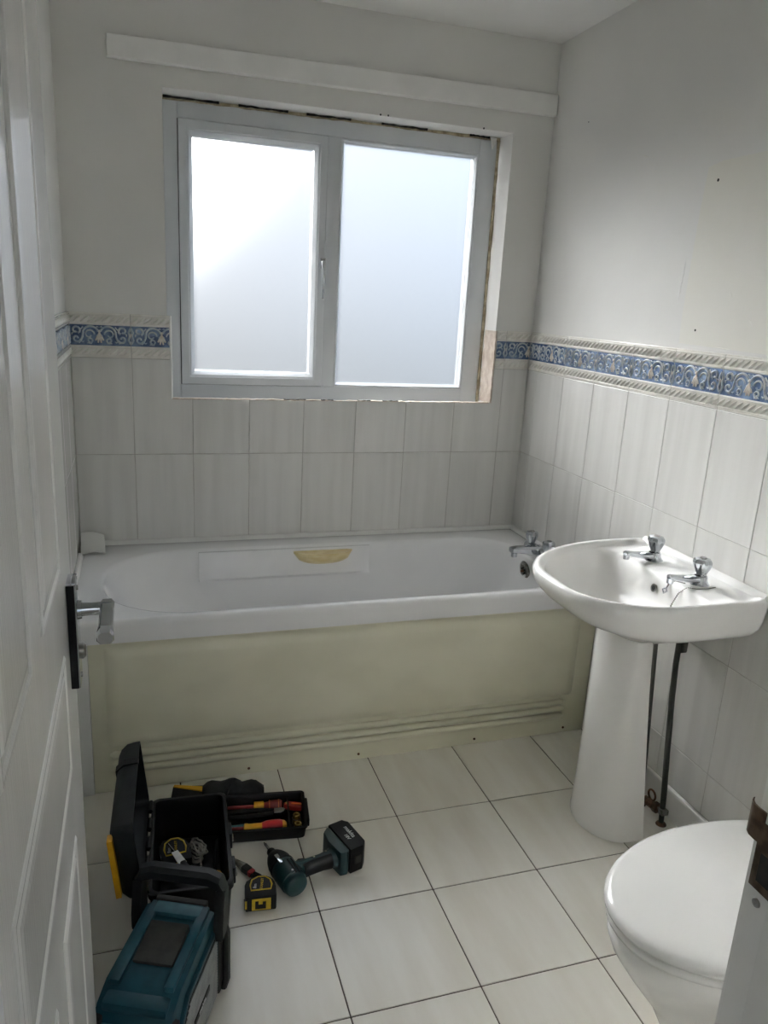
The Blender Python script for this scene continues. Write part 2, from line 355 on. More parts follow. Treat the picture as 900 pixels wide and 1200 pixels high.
def put_border(wall, loc, rotz, x0=0.0, x1=TW):
    lst = border_set(x0, x1); o = put(lst[0][0], lst[0][1], None, wall, loc, (0, 0, rotz))
    for nm, me in lst[1:]: put(nm, me, None, o)
def put_tile(wall, w, h, loc, rotz): put('tile', tile_mesh(w, h), None, wall, loc, (0, 0, rotz))
# back wall
XJ = [0.0] + [0.193+0.2*k for k in range(8)] + [W]
ZW = 1.083                                   # tiles stop here under the window
for a, c in zip(XJ[:-1], XJ[1:]):
    put_tile(wall_back, c-a, Z2-0.556, (a, 0, 0.556), 0)
    segs = []
    if c <= 0.3215: segs = [(a, c, Z1)]
    elif a < 0.3215: segs = [(a, 0.3215, Z1), (0.3215, c, ZW)]
    elif c <= 1.553: segs = [(a, c, ZW)]
    elif a < 1.553: segs = [(a, 1.553, ZW), (1.553, c, Z1)]
    else: segs = [(a, c, Z1)]
    if a < 0.3215 < c or a < 1.553 < c:     # one L-shaped tile cut around the window corner
        lo, hi = (a, 0.3215) if a < 0.3215 < c else (1.553, c)
        q = 0.001; xa, xb = a+q, c-q
        if a < 0.3215 < c: poly = [(xa, Z2+q), (xb, Z2+q), (xb, ZW), (hi, ZW), (hi, Z1-q), (xa, Z1-q)]
        else: poly = [(xa, Z2+q), (xb, Z2+q), (xb, Z1-q), (lo, Z1-q), (lo, ZW), (xa, ZW)]
        put('tile', B().prism(poly, -0.0075, 0.0, RX(PI/2), bev=0.001).mesh('tile', 0), 'wall_tile', wall_back)
    else:
        for s0, s1, zt in segs: put_tile(wall_back, s1-s0, zt-Z2, (s0, 0, Z2), 0)
put_border(wall_back, (0, 0, Z1), 0, 0.007, 0.2); put_border(wall_back, (0.193, 0, Z1), 0, 0, 0.1285)
put_border(wall_back, (1.553, 0, Z1), 0, 0.16, 0.2); put_border(wall_back, (1.593, 0, Z1), 0, 0, 0.107)
b = B(); b.box(0, 0.3215, 0.0014, PL, 0.545, ZT-0.002); b.box(0.3215, 1.553, 0.0014, PL, 0.545, ZW-0.002); b.box(1.553, W, 0.0014, PL, 0.545, ZT-0.002)
part('grout', b, 'grout_wall', wall_back, 0)
# right wall (local x runs towards the door)
YJ = [0.0] + [0.077+0.2018*k for k in range(12)]; YJ = [y for y in YJ if y < -YF-0.02] + [-YF]
TUBF = 0.700
for k, (a, c) in enumerate(zip(YJ[:-1], YJ[1:])):
    put_tile(wall_right, c-a, Z2-(Z3 if a > 0.6 else 0.556), (W, -a, Z3 if a > 0.6 else 0.556), -PI/2); put_tile(wall_right, c-a, Z1-Z2, (W, -a, Z2), -PI/2)
    if c-a < 0.19 and k == 0: put_border(wall_right, (W, -a, Z1), -PI/2, TW-(c-a), TW)
    elif c-a < 0.19: put_border(wall_right, (W, -a, Z1), -PI/2, 0, c-a)
    else: put_border(wall_right, (W, -a, Z1), -PI/2)
    if c > TUBF:
        a2 = max(a, TUBF-0.003)
        put_tile(wall_right, c-a2, Z3-Z4, (W, -a2, Z4), -PI/2); put_tile(wall_right, c-a2, Z4-Z5, (W, -a2, Z5), -PI/2)
b = B(); b.box(W+0.0014, W+PL, YF, 0, 0.0, ZT-0.002)
part('grout', b, 'grout_wall', wall_right, 0)
# left wall (local x runs towards the window)
YL = [0.0] + [0.2*k for k in range(1, 12)] + [-YF]
for a, c in zip(YL[:-1], YL[1:]):
    lo = Z3 if a > 0.55 else 0.556
    put_tile(wall_left, c-a, Z2-lo, (0, -c, lo), PI/2); put_tile(wall_left, c-a, Z1-Z2, (0, -c, Z2), PI/2)
    put_border(wall_left, (0, -c, Z1), PI/2, 0, min(c-a, TW))
    if a > 0.55:
        put_tile(wall_left, c-a, Z3-Z4, (0, -c, Z4), PI/2); put_tile(wall_left, c-a, Z4-Z5, (0, -c, Z5), PI/2)
part('grout', B().box(-PL, -0.0014, YF, 0, 0.0, ZT-0.002), 'grout_wall', wall_left, 0)
# floor tiles
S = 0.2988; fx0, fy0 = 0.5962-2*S, -0.9812+S
ftile = {}
def floor_tile(x0, x1, y0, y1):
    k = (round(x1-x0, 3), round(y1-y0, 3)); w, h = k
    if k not in ftile:
        g, c = 0.0018, 0.0013
        ftile[k] = B().loft([rrect(g+i, w-g-i, g+i, h-g-i, 0.001, z, 1) for z, i in ((-0.007, 0), (-0.001, 0), (-0.0002, c*0.4), (0, c))]).mesh('floor_tile', 0); ftile[k].materials.append(MATS['floor_tile'])
    put('floor_tile', ftile[k], None, floor, (x0, y0, 0))
fxs = [0.0] + [fx0+S*k for k in range(1, 6)] + [W]; fys = [fy0+0.03] + [fy0-S*k for k in range(1, 6)] + [YF]
for x0, x1 in zip(fxs[:-1], fxs[1:]):
    for y1, y0 in zip(fys[:-1], fys[1:]): floor_tile(x0, x1, y0, y1)
# tiled skirting with a rounded top edge
def skirting(name, x, s, label):
    b = B(); rings = []
    prof = [(0, 0), (0.010, 0), (0.010, 0.082), (0.0085, 0.0885), (0.005, 0.0915), (0, 0.092)]
    struct(name, B().loft([[(x+s*u, y, z) for u, z in prof] for y in (YF, -TUBF)]), 'wall_tile', label, 'skirting')
skirting('baseboard_right', W, -1, 'pale tiled skirting along the wall behind the washbasin'); skirting('baseboard_left', 0, 1, 'pale tiled skirting along the wall behind the open door')

# paint ghosts, holes and scars on the right wall
def wall_patch(name, pts, m, t=0.0006):
    v = [px(x, y, 0, W+PL) for x, y in pts]
    return part(name, B().prism([(p.y, p.z) for p in v], -t, 0.0, T(W+PL, 0, 0) @ Matrix(((0, 0, 1, 0), (1, 0, 0, 0), (0, 1, 0, 0), (0, 0, 0, 1))), bev=t*0.4), m, wall_right, 0)
wall_patch('paint_patch', [(796, 402), (799, 372), (808, 320), (820, 250), (831, 196), (848, 188), (960, 163), (960, 424)], 'old_paint')
wall_patch('filler_streak', [(795, 352), (798, 336), (803, 312), (805, 302), (803, 304), (799, 325), (794, 348)], 'filler', 0.0009)
for x, y, r in ((842, 211, 0.0042), (815, 387, 0.0034), (690, 143, 0.002)):
    c = px(x, y, 0, W+PL); part('screw_hole', B().cyl((c.x-0.0012, c.y, c.z), (c.x+0.003, c.y, c.z), r, n=10), 'plug_green', wall_right)
for x0, y0, x1, y1 in ((753, 182, 760, 184), (703, 190, 707, 189), (838, 407, 856, 410), (856, 340, 859, 352), (878, 375, 882, 382)):
    a, c = px(x0, y0, 0, W+PL), px(x1, y1, 0, W+PL)
    part('scrape', B().tube([a, (a+c)/2, c], [0.0008, 0.0016, 0.0008], 6), 'old_paint', wall_right)

# ---- window
win = thing('window_1', 'white plastic window with two frosted panes, the opening one with a handle', 'window', (0, 0.12, 1.04), kind='structure')
def ring_frame(x0, x1, z0, z1, prof):
    """mitred rectangular frame; prof = (inset, y) loop"""
    return B().loft([[(x0+i, y, z0+i), (x1-i, y, z0+i), (x1-i, y, z1-i), (x0+i, y, z1-i)] for i, y in prof + prof[:1]], False, False)
fz = 1.04
FX0, FX1, FZ0, FZ1 = 0.316, 1.538, 0.0, 2.062-fz
def rail(x0, x1, z0, z1, bev=0.003): return B().box(x0, x1, 0.0, 0.07, z0, z1, bev)
part('frame_jamb', rail(FX0, 0.362, FZ0, FZ1), 'upvc', win); part('frame_jamb', rail(1.470, FX1, FZ0, FZ1), 'upvc', win)
part('frame_head', rail(0.362, 1.470, 2.006-fz, FZ1), 'upvc', win); part('frame_sill', rail(0.362, 1.470, FZ0, 1.120-fz), 'upvc', win)
part('mullion', rail(0.884, 0.931, 1.120-fz, 2.006-fz), 'upvc', win)
sx0, sx1, sz0, sz1 = 0.3645, 0.8815, 1.1225-fz, 2.0035-fz
sash = part('sash', ring_frame(sx0, sx1, sz0, sz1, [(0, 0.05), (0, -0.010), (0.002, -0.012), (0.026, -0.012), (0.030, -0.009), (0.033, -0.009), (0.036, -0.006), (0.0465, 0.010), (0.0465, 0.05)]), 'upvc', win, 30)
part('bead', ring_frame(0.931, 1.470, 1.120-fz, 2.006-fz, [(0, 0.05), (0, 0.004), (0.003, 0.002), (0.008, 0.003), (0.0145, 0.016), (0.0145, 0.05)]), 'upvc', win, 30)
part('gasket', ring_frame(sx0-0.002, sx1+0.002, sz0-0.002, sz1+0.002, [(0, 0.03), (0, 0.001), (0.004, 0.001), (0.004, 0.03)]), 'rubber_black', win, 0)
def pane(x0, x1, z0, z1, par, y):
    b = B(); b._add([(x0, y, z0), (x1, y, z0), (x1, y, z1), (x0, y, z1)], [(0, 1, 2, 3)])
    return put('pane', b.mesh('pane', 0, recalc=False), 'frosted_glass', par)   # glass face towards the room
pane(sx0+0.04, sx1-0.04, sz0+0.04, sz1-0.04, sash, 0.013); pane(0.938, 1.463, 1.127-fz, 1.999-fz, win, 0.018)
hx, hz = 0.871, 1.562-fz
h = part('handle', B().box(hx-0.010, hx+0.010, -0.026, -0.011, hz-0.012, hz+0.030, 0.004), 'chrome', win); h['label'] = 'slim chrome window handle hanging down'
part('lever', B().tube([(hx, -0.022, hz+0.018), (hx, -0.036, hz+0.014), (hx+0.001, -0.040, hz-0.01), (hx+0.002, -0.038, hz-0.06), (hx+0.002, -0.034, hz-0.115)], [0.008, 0.008, 0.0075, 0.006, 0.0045], 10), 'chrome', h)
# sealant, gaps and bare plaster left round the opening
def ragged(x0, x1, z0, z1, n, amp, y0, y1, seed):
    r = random.Random(seed); top = []; bot = []
    for k in range(n+1):
        x = x0+(x1-x0)*k/n; e = math.sin(PI*k/n)**0.35
        top.append((x, z1-amp*r.random()*e)); bot.append((x, z0+amp*r.random()*e))
    return B().prism(top + bot[::-1], y0, y1, Matrix(((1, 0, 0, 0), (0, 0, 1, 0), (0, 1, 0, 0), (0, 0, 0, 1))))
part('sealant_bead', ragged(0.313, 1.545, 2.056, 2.068, 40, 0.004, 0.113, 0.122, 1), 'sealant', wall_back, 0)
for a, c, s in ((0.318, 0.50, 2), (0.565, 0.735, 3), (0.80, 0.96, 4), (1.075, 1.25, 5), (1.42, 1.50, 6)):
    part('open_joint', ragged(a, c, 2.0605, 2.068, 12, 0.003, 0.106, 0.116, s), 'gap_black', wall_back, 0)
b = B(); r_ = random.Random(11); rr = []
for k in range(26):
    z = 1.07+(2.058-1.07)*k/25; w = 0.008+0.003*r_.random()
    rr.append([(1.537, 0.122, z), (1.537, 0.114, z), (1.537+w*0.5, 0.110, z), (1.537+w, 0.112, z), (1.537+w, 0.122, z)])
part('sealant_bead', b.loft(rr), 'sealant', wall_back, 0)
part('plaster_chip', B().prism([(1.502, 2.066), (1.528, 2.064), (1.524, 2.040), (1.513, 2.024), (1.508, 2.046)], 0.102, 0.110, Matrix(((1, 0, 0, 0), (0, 0, 1, 0), (0, 1, 0, 0), (0, 0, 0, 1))), bev=0.002), 'filler', wall_back, 0)
r_ = random.Random(5); rr = []
for k in range(30):
    z = 1.082+(1.362-1.082)*k/29; w = 0.004+0.004*r_.random(); e = 0.012*r_.random()
    rr.append([(WX1+0.003, -0.001, z), (WX1-w*0.5, -0.001, z), (WX1-w, 0.03, z), (WX1-w-0.001*r_.random(), 0.07, z), (WX1-0.003, 0.095+e, z), (WX1+0.003, 0.10+e, z)])
part('bare_plaster', B().loft(rr), 'raw_plaster', wall_back, 50)
part('adhesive_edge', ragged(0.325, 1.54, 1.0795, 1.0852, 110, 0.0035, -0.0004, 0.02, 8), 'raw_plaster', wall_back, 0)
for a, c in ((0.72, 0.80), (0.86, 0.905), (1.0, 1.05), (1.10, 1.16)): part('open_joint', ragged(a, c, 1.0825, 1.0864, 8, 0.002, 0.0, 0.012, int(a*100)), 'gap_black', wall_back, 0)
for x, y in ((210, 103), (222, 104), (345, 121), (352, 122), (446, 135), (455, 136), (567, 151), (577, 151), (408, 128)):
    c = px(x, y, 2, WZ1); 
    if 0.0 < c.y < 0.11: part('nail_hole', B().cyl((c.x, c.y, WZ1-0.001), (c.x, c.y, WZ1+0.004), 0.0028, n=8), 'gap_black', wall_back)
struct('trim_1', B().loft([[(0.3185, y, z), (0.3235, y, z), (0.3265, y2, z), (0.3265, 0.02, z), (0.3185, 0.02, z)] for z, y, y2 in ((1.083, -0.0022, 0.001), (1.364, -0.0022, 0.001))]), 'gloss_white', 'thin white plastic tile edging strip beside the window', 'trim')
# board above the window
b = B().prism([(0.149, 2.128), (1.704, 2.137), (1.704, 2.208), (0.150, 2.192)], 0.0, 0.026, T(0, PL, 0) @ RX(PI/2), bev=0.003)
struct('trim_2', b, 'board_white', 'long flat white board fixed to the wall above the window', 'board')

# ------------------------------------------------------------------ bath
bath = thing('bathtub', 'white acrylic bathtub with cream side panel under the window', 'bathtub', (0.85, -0.35, 0))
ox, oy = 0.85, -0.35
def L(ring): return [Vector((p.x-ox, p.y-oy, p.z)) for p in ring]
X0, X1, Y0, Y1 = 0.003, 1.694, -0.700, -0.004
def outer(i, z): return rrect(X0+i, X1-i, Y0+i, Y1-i, 0.012, z, 10)
def inner(i, z, sl=0.0, sr=0.0, f=1.0):
    return rrect(0.088+i+sl, 1.588-i-sr, -0.662+i, -0.098-i*0.8, [(0.17*f, 0.16*f), (0.27*f, 0.25*f), (0.27*f, 0.25*f), (0.17*f, 0.16*f)], z, 10)
rings = [outer(0.014, 0.489), outer(0.0, 0.489), outer(0.0, 0.540), outer(0.002, 0.549), outer(0.007, 0.5545), outer(0.014, 0.556),
         inner(-0.010, 0.5555), inner(-0.003, 0.553), inner(0.003, 0.546), inner(0.010, 0.52), inner(0.022, 0.44, 0.05, 0.004), inner(0.036, 0.34, 0.11, 0.012), inner(0.058, 0.25, 0.17, 0.025), inner(0.085, 0.20, 0.22, 0.05, 0.9), inner(0.13, 0.178, 0.27, 0.09, 0.75), inner(0.20, 0.172, 0.3, 0.15, 0.5)]
part('tub', B().loft([L(r) for r in rings], False, True), 'acrylic', bath, 50)
# moulded shelf in the far side and the cream soap dish set in it
sh = []
for x in (0.40, 0.42, 0.46, 0.7, 0.98, 1.02, 1.04):
    e = 0.0 if x in (0.40, 1.04) else (0.6 if x in (0.42, 1.02) else 1.0)
    sh.append([(x-ox, -0.112-oy, 0.545), (x-ox, -0.112-0.004*e-oy, 0.535), (x-ox, -0.114-0.010*e-oy, 0.48), (x-ox, -0.118-0.022*e-oy, 0.452), (x-ox, -0.13-oy, 0.44), (x-ox, -0.10-oy, 0.44), (x-ox, -0.10-oy, 0.545)])
part('moulded_shelf', B().loft(sh), 'acrylic', bath, 50)
dish = []
for k in range(13):
    t = -1+2*k/12; x = 0.856+0.112*t; s = math.sqrt(max(0.0, 1-abs(t)**2.4))
    dp = 0.004+0.046*s; dz = 0.008+0.042*s
    dish.append([(x-ox, -0.112-oy, 0.537), (x-ox, -0.118-dp*0.5-oy, 0.5345), (x-ox, -0.118-dp-oy, 0.537), (x-ox, -0.120-dp-oy, 0.532), (x-ox, -0.118-dp*0.8-oy, 0.537-dz*0.6), (x-ox, -0.118-dp*0.4-oy, 0.537-dz*0.95), (x-ox, -0.112-oy, 0.537-dz)])
d = part('soap_dish', B().loft(dish), 'cream_dish', bath, 50); d['label'] = 'cream half-moon soap dish'
# overflow rosette
ov = part('overflow', B().lathe([(0.0, 0.0), (0.036, 0.0), (0.037, 0.003), (0.033, 0.007), (0.024, 0.008), (0.022, 0.004), (0.0, 0.004)], 24, T(1.5755-ox, -0.372-oy, 0.506) @ RY(-PI/2-0.12)), 'chrome_worn', bath, 40)
M0 = T(1.568-ox, -0.372-oy, 0.505) @ RY(-PI/2-0.12)
b = B()
for k in range(6):
    a = k*PI/3; b.cyl(M0 @ Vector((0.012*math.cos(a), 0.012*math.sin(a), 0.0)), M0 @ Vector((0.012*math.cos(a), 0.012*math.sin(a), 0.003)), 0.0042, n=8)
part('drain_holes', b, 'gap_black', ov); part('centre_screw', B().lathe([(0, 0), (0.006, 0), (0.006, 0.006), (0.003, 0.012), (0, 0.0125)], 10, M0), 'copper', ov)
# mixer tap
tx, ty, tz = 1.615, -0.388, 0.5555
def lp(x, y, z): return (x-ox, y-oy, z)
tap = part('mixer_tap', B().tube([lp(tx, ty+0.083, tz+0.026), lp(tx, ty+0.045, tz+0.028), lp(tx, ty, tz+0.03), lp(tx, ty-0.045, tz+0.028), lp(tx, ty-0.083, tz+0.026)], [0.021, 0.019, 0.022, 0.019, 0.021], 14), 'chrome', bath, 45); tap['label'] = 'chrome bath mixer tap with faceted knobs'
part('spout', B().loft([[lp(x, ty+w*c_, z+h_*s_) for c_, s_ in ((1, -0.6), (1, 0.6), (0.7, 1), (-0.7, 1), (-1, 0.6), (-1, -0.6), (-0.7, -1), (0.7, -1))] for x, w, h_, z in ((tx+0.01, 0.026, 0.016, tz+0.034), (tx-0.04, 0.024, 0.014, tz+0.036), (tx-0.085, 0.021, 0.011, tz+0.040), (tx-0.108, 0.019, 0.010, tz+0.040), (tx-0.116, 0.017, 0.009, tz+0.039))]), 'chrome', tap, 40)
part('spout_outlet', B().cyl(lp(tx-0.102, ty, tz+0.032), lp(tx-0.102, ty, tz+0.014), 0.012, 0.0115), 'chrome', tap)
def knob(par, x, y, z, s=1.0, mat_='chrome'):
    """faceted dome handle on a short neck"""
    b = B(); b.loft([[(x+r*s*(1+0.10*math.cos(6*a))*math.cos(a), y+r*s*(1+0.10*math.cos(6*a))*math.sin(a), z+h_*s) for a in [2*PI*k/36 for k in range(36)]] for r, h_ in ((0.013, 0.0), (0.014, 0.010), (0.0155, 0.014), (0.021, 0.026), (0.0245, 0.038), (0.0245, 0.046), (0.021, 0.052), (0.012, 0.055))])
    k = part('knob', b, mat_, par, 30)
    part('indicator', B().lathe([(0.0, z+0.0545*s), (0.010*s, z+0.0545*s), (0.009*s, z+0.0575*s), (0, z+0.058*s)], 16, T(x, y, 0)), 'chrome_worn', k)
    return k
for s in (1, -1):
    part('tap_foot', B().lathe([(0.024, 0), (0.024, 0.004), (0.016, 0.010), (0.015, 0.03)], 18, T(*lp(tx, ty+s*0.064, tz))), 'chrome', tap)
    knob(tap, *lp(tx, ty+s*0.064, tz+0.036), 0.95)
# side panel
pn = part('side_panel', B().box(0.053-ox, 1.6985-ox, -0.679-oy, -0.671-oy, 0.0, 0.492, 0.002), 'cream_panel', bath)
part('raised_panel', B().loft([[Vector((p.x-ox, -0.679-oy-d_, p.y)) for p in rrect(0.098+i, 1.635-i, 0.152+i, 0.474-i, 0.012, 0, 4)] for i, d_ in ((-0.004, -0.001), (0.0, 0.0015), (0.004, 0.006), (0.011, 0.010), (0.022, 0.0165), (0.034, 0.018))], False, True), 'cream_panel', pn, 40)
for z in (0.124, 0.098, 0.072):
    r = 0.0115
    part('rib', B().tube([(0.100-ox, -0.679-oy, z), (0.112-ox, -0.681-oy, z), (1.60-ox, -0.681-oy, z), (1.612-ox, -0.679-oy, z)], [0.003, r, r, 0.003], 12), 'cream_panel', pn, 60)
for x in (0.13, 0.505, 0.862, 1.275, 1.62):
    part('screw_cap', B().lathe([(0, 0), (0.0045, 0), (0.004, 0.002), (0, 0.0025)], 10, T(x-ox, -0.679-oy, 0.019) @ RX(PI/2)), 'copper', pn)
# trims round the bath
struct('trim_3', B().box(0.0005, 0.0525, -0.686, -0.665, 0.0, 0.487, 0.002), 'gloss_white', 'white upright batten between the bath panel and the wall behind the door', 'trim')
def quad(p0, p1, nx, ny, r=0.015, z=0.5565):
    """quarter-round strip in the corner of wall and bath rim; (nx, ny) points into the room"""
    return [[(p[0]+nx*r*u, p[1]+ny*r*u, z+r*w) for u, w in ((0, 0), (1, 0), (0.92, 0.4), (0.7, 0.72), (0.38, 0.93), (0, 1))] for p in (p0, p1)]
struct('trim_4', B().loft(quad((0.066, -0.0005), (W, -0.0005), 0, -1)), 'gloss_white', 'white quadrant sealing strip between bath rim and tiles under the window', 'trim', 40)
struct('trim_5', B().loft(quad((W-0.0005, -0.0005), (W-0.0005, -0.69), -1, 0)), 'gloss_white', 'white quadrant sealing strip along the tap end of the bath', 'trim', 40)
struct('trim_6', B().loft(quad((0.0005, -0.13), (0.0005, -0.66), 1, 0)), 'gloss_white', 'white quadrant sealing strip along the bath end behind the door', 'trim', 40)
co = thing('strip_end_piece', 'short curved white plastic corner piece lying loose on the bath rim', 'plastic piece', (0.043, -0.060, 0.5565), 0.06)
def shell(o_): return [[(-0.038+0.078*t, 0.045-0.100*v, 0.002+o_+0.046*(1-v)**1.5+0.008*math.sin(PI*t)-0.012*t*(1-v)) for v in [k/10 for k in range(11)]] for t in [k/6 for k in range(7)]]
so_, si_ = shell(0.0035), shell(0.0)
part('shell', B().loft([p+q[::-1] for p, q in zip(so_, si_)]), 'gloss_white', co, 50)
part('end_cap', B().loft([[(x, 0.045-0.100*v, 0.003+0.046*(1-v)**1.5) for v in [k/10 for k in range(11)]] + [(x, -0.055, 0.0), (x, 0.045, 0.0)] for x in (-0.0385, -0.0365)]), 'gloss_white', co, 0)

# ------------------------------------------------------------------ washbasin
bx, by = 1.50, -1.13
basin = thing('washbasin', 'white ceramic pedestal washbasin with two chrome taps against the tiled wall', 'washbasin', (bx, by, 0))
def bas(x0, x1, hw, z, fr=0.80, back=0.03, m=12):
    f_ = (x1-x0)*fr; n_ = (x1-x0)*0.5
    return [Vector((p.x-bx, p.y, p.z)) for p in rrect(x0, x1, -hw, hw, [(back, back), (f_, hw*0.93), (n_, hw*0.70), (back, back)], z, m)]
rings = [bas(1.445, 1.60, 0.075, 0.596, 0.8, 0.02), bas(1.420, 1.635, 0.112, 0.620, 0.8, 0.02), bas(1.378, 1.67, 0.165, 0.643), bas(1.328, 1.69, 0.212, 0.666), bas(1.285, 1.694, 0.243, 0.686), bas(1.250, 1.696, 0.258, 0.706), bas(1.225, 1.697, 0.264, 0.729), bas(1.208, 1.697, 0.267, 0.752), bas(1.202, 1.697, 0.2695, 0.770), bas(1.205, 1.695, 0.268, 0.781), bas(1.212, 1.691, 0.262, 0.7865),
         bas(1.222, 1.684, 0.253, 0.785), bas(1.230, 1.676, 0.245, 0.777), bas(1.236, 1.668, 0.239, 0.7715)]
rings += [bas(1.239, 1.566, 0.235, 0.770, 0.8, 0.05), bas(1.245, 1.559, 0.229, 0.763, 0.8, 0.05), bas(1.254, 1.553, 0.219, 0.739, 0.8, 0.05), bas(1.270, 1.545, 0.200, 0.709, 0.78, 0.06), bas(1.295, 1.530, 0.170, 0.679, 0.7, 0.06), bas(1.330, 1.505, 0.125, 0.658, 0.6, 0.05), bas(1.375, 1.465, 0.06, 0.649, 0.5, 0.03), bas(1.40, 1.44, 0.028, 0.646, 0.5, 0.012)]
part('bowl', B().loft(rings), 'ceramic', basin, 60)
# raised back lip of the tap ledge
part('splash_lip', B().loft([[(u-bx, v, z) for u, z in ((1.698, 0.76), (1.698, 0.791), (1.695, 0.795), (1.688, 0.793), (1.682, 0.785), (1.674, 0.772))] for v in (-0.25, 0.25)]), 'ceramic', basin, 60)
pr_, pin = [], []
for z, xf, xb, hw in ((0.0, 1.407, 1.553, 0.116), (0.012, 1.405, 1.553, 0.118), (0.03, 1.407, 1.551, 0.116), (0.12, 1.411, 1.543, 0.110), (0.3, 1.415, 1.525, 0.104), (0.45, 1.417, 1.510, 0.101), (0.56, 1.418, 1.500, 0.100), (0.615, 1.42, 1.496, 0.098)):
    o_, i_ = [], []
    for lst, q in ((o_, 0.0), (i_, 0.014)):
        lst.append((xb-bx, -hw+q, z)); xm = xf+0.66*(xb-xf)
        for k in range(17):
            a = -PI/2-PI*k/16; lst.append((xm-bx+(xm-xf-q)*math.cos(a), (hw-q)*math.sin(a), z))
        lst.append((xb-bx, hw-q, z))
    pr_.append(o_ + i_[::-1])
part('pedestal', B().loft(pr_), 'ceramic', basin, 50)
for yy in (0.106, -0.090):
    zt, xt = 0.768, 1.620-bx
    t = part('pillar_tap', B().lathe([(0.0, 0), (0.026, 0), (0.0265, 0.003), (0.023, 0.006), (0.020, 0.013), (0.019, 0.022), (0.0165, 0.026), (0, 0.026)], 20, T(xt, yy, zt)), 'chrome', basin, 40)
    part('spout', B().loft([[(xt+x, yy+w*c_, zt+z+h_*s_) for c_, s_ in ((1, -0.5), (1, 0.5), (0.6, 1), (-0.6, 1), (-1, 0.5), (-1, -0.5), (-0.6, -1), (0.6, -1))] for x, w, h_, z in ((0.005, 0.017, 0.013, 0.013), (-0.025, 0.015, 0.010, 0.016), (-0.065, 0.0115, 0.0075, 0.022), (-0.092, 0.011, 0.007, 0.026), (-0.100, 0.009, 0.006, 0.0265))]), 'chrome', t, 40)
    part('spout_outlet', B().cyl((xt-0.094, yy, zt+0.024), (xt-0.094, yy, zt+0.010), 0.0095, 0.009), 'chrome', t)
    knob(t, xt, yy, zt+0.022, 0.95)
part('overflow', B().lathe([(0, 0.0005), (0.0105, 0.0005), (0.0115, 0.0035), (0.0075, 0.0035), (0.0075, 0.0015), (0, 0.0015)], 18, T(1.549-bx, -0.005, 0.730) @ RY(-PI/2+0.24)), 'chrome_worn', basin, 40)
part('overflow_hole', B().lathe([(0, 0.001), (0.0078, 0.001), (0.0078, 0.003), (0, 0.003)], 14, T(1.549-bx, -0.005, 0.730) @ RY(-PI/2+0.24)), 'gap_black', basin, 0)
def chain(par, pts, n, r=0.0026):
    """ball chain along a smooth polyline"""
    P = [Vector(p) for p in pts]; seg = [(P[i+1]-P[i]).length for i in range(len(P)-1)]; tot = sum(seg); b = B()
    for k in range(n):
        d_ = tot*k/(n-1); i = 0
        while i < len(seg)-1 and d_ > seg[i]: d_ -= seg[i]; i += 1
        b.ball(P[i].lerp(P[i+1], min(1, d_/seg[i])), r, n=6, m=4)
    b.tube(P, r*0.45, 5)
    return part('plug_chain', b, 'chrome_worn', par, 60)
chain(basin, [(1.642-bx, -0.125, 0.7705), (1.615-bx, -0.130, 0.7705), (1.585-bx, -0.126, 0.770), (1.566-bx, -0.110, 0.769), (1.552-bx, -0.098, 0.752), (1.543-bx, -0.093, 0.724), (1.534-bx, -0.09, 0.695), (1.512-bx, -0.086, 0.676), (1.475-bx, -0.075, 0.662)], 46)
chain(basin, [(1.58-bx, -0.082, 0.7705), (1.567-bx, -0.060, 0.770), (1.556-bx, -0.052, 0.762), (1.551-bx, -0.050, 0.748)], 16)
part('chain_hook', B().tube([(1.550-bx, -0.050, 0.748), (1.546-bx, -0.059, 0.741), (1.544-bx, -0.050, 0.733), (1.546-bx, -0.042, 0.741), (1.550-bx, -0.050, 0.748)], 0.0022, 6), 'chrome', basin)
# supply pipe and a thin dark tube behind the pedestal
pipe = thing('water_pipe', 'dark dirty water pipe rising from floor valve beside the basin pedestal', 'pipe', (1.650, -1.200, 0))
part('pipe', B().tube([(0, 0, 0.0), (0.001, 0.010, 0.10), (0.0, 0.024, 0.22), (0.001, 0.044, 0.40), (0.0, 0.050, 0.50), (0.0, 0.050, 0.556)], [0.0075, 0.0085, 0.0085, 0.0085, 0.0085, 0.0085], 12), 'pipe_dark', pipe)
part('elbow', B().box(-0.009, 0.015, 0.030, 0.054, 0.540, 0.60, 0.004), 'pipe_dark', pipe)
part('floor_collar', B().lathe([(0.016, 0), (0.014, 0.004), (0.009, 0.007)], 14), 'copper', pipe)
part('clip', B().box(-0.012, 0.012, -0.011, 0.015, 0.035, 0.052, 0.003), 'chrome_worn', pipe)
vl = part('valve', B().tube([(0, 0.003, 0.042), (-0.004, 0.025, 0.04), (-0.006, 0.05, 0.036), (-0.008, 0.075, 0.034)], [0.011, 0.014, 0.012, 0.013], 10), 'copper', pipe)
part('valve_nut', B().tube([(-0.004, 0.018, 0.041), (-0.005, 0.034, 0.039)], 0.0165, 6), 'bronze', vl, 20)
part('valve_ring', B().tube([(-0.006+0.0*k, 0.05+0.016*math.cos(2*PI*k/14), 0.066+0.016*math.sin(2*PI*k/14)) for k in range(14)], 0.0032, 6, closed=True), 'copper', vl)
thin_tube = thing('water_pipe', 'thin dark tube tucked behind the basin pedestal', 'pipe', (1.650, -1.105, 0))  # thin dark tube standing for the dark line at the pedestal's edge
part('pipe', B().tube([(0, 0, 0), (0.0, 0.015, 0.15), (0.0, 0.040, 0.4), (0, 0.055, 0.57)], 0.0065, 10), 'pipe_dark', thin_tube); part('floor_collar', B().lathe([(0.013, 0), (0.012, 0.004), (0.007, 0.006)], 12), 'copper', thin_tube)

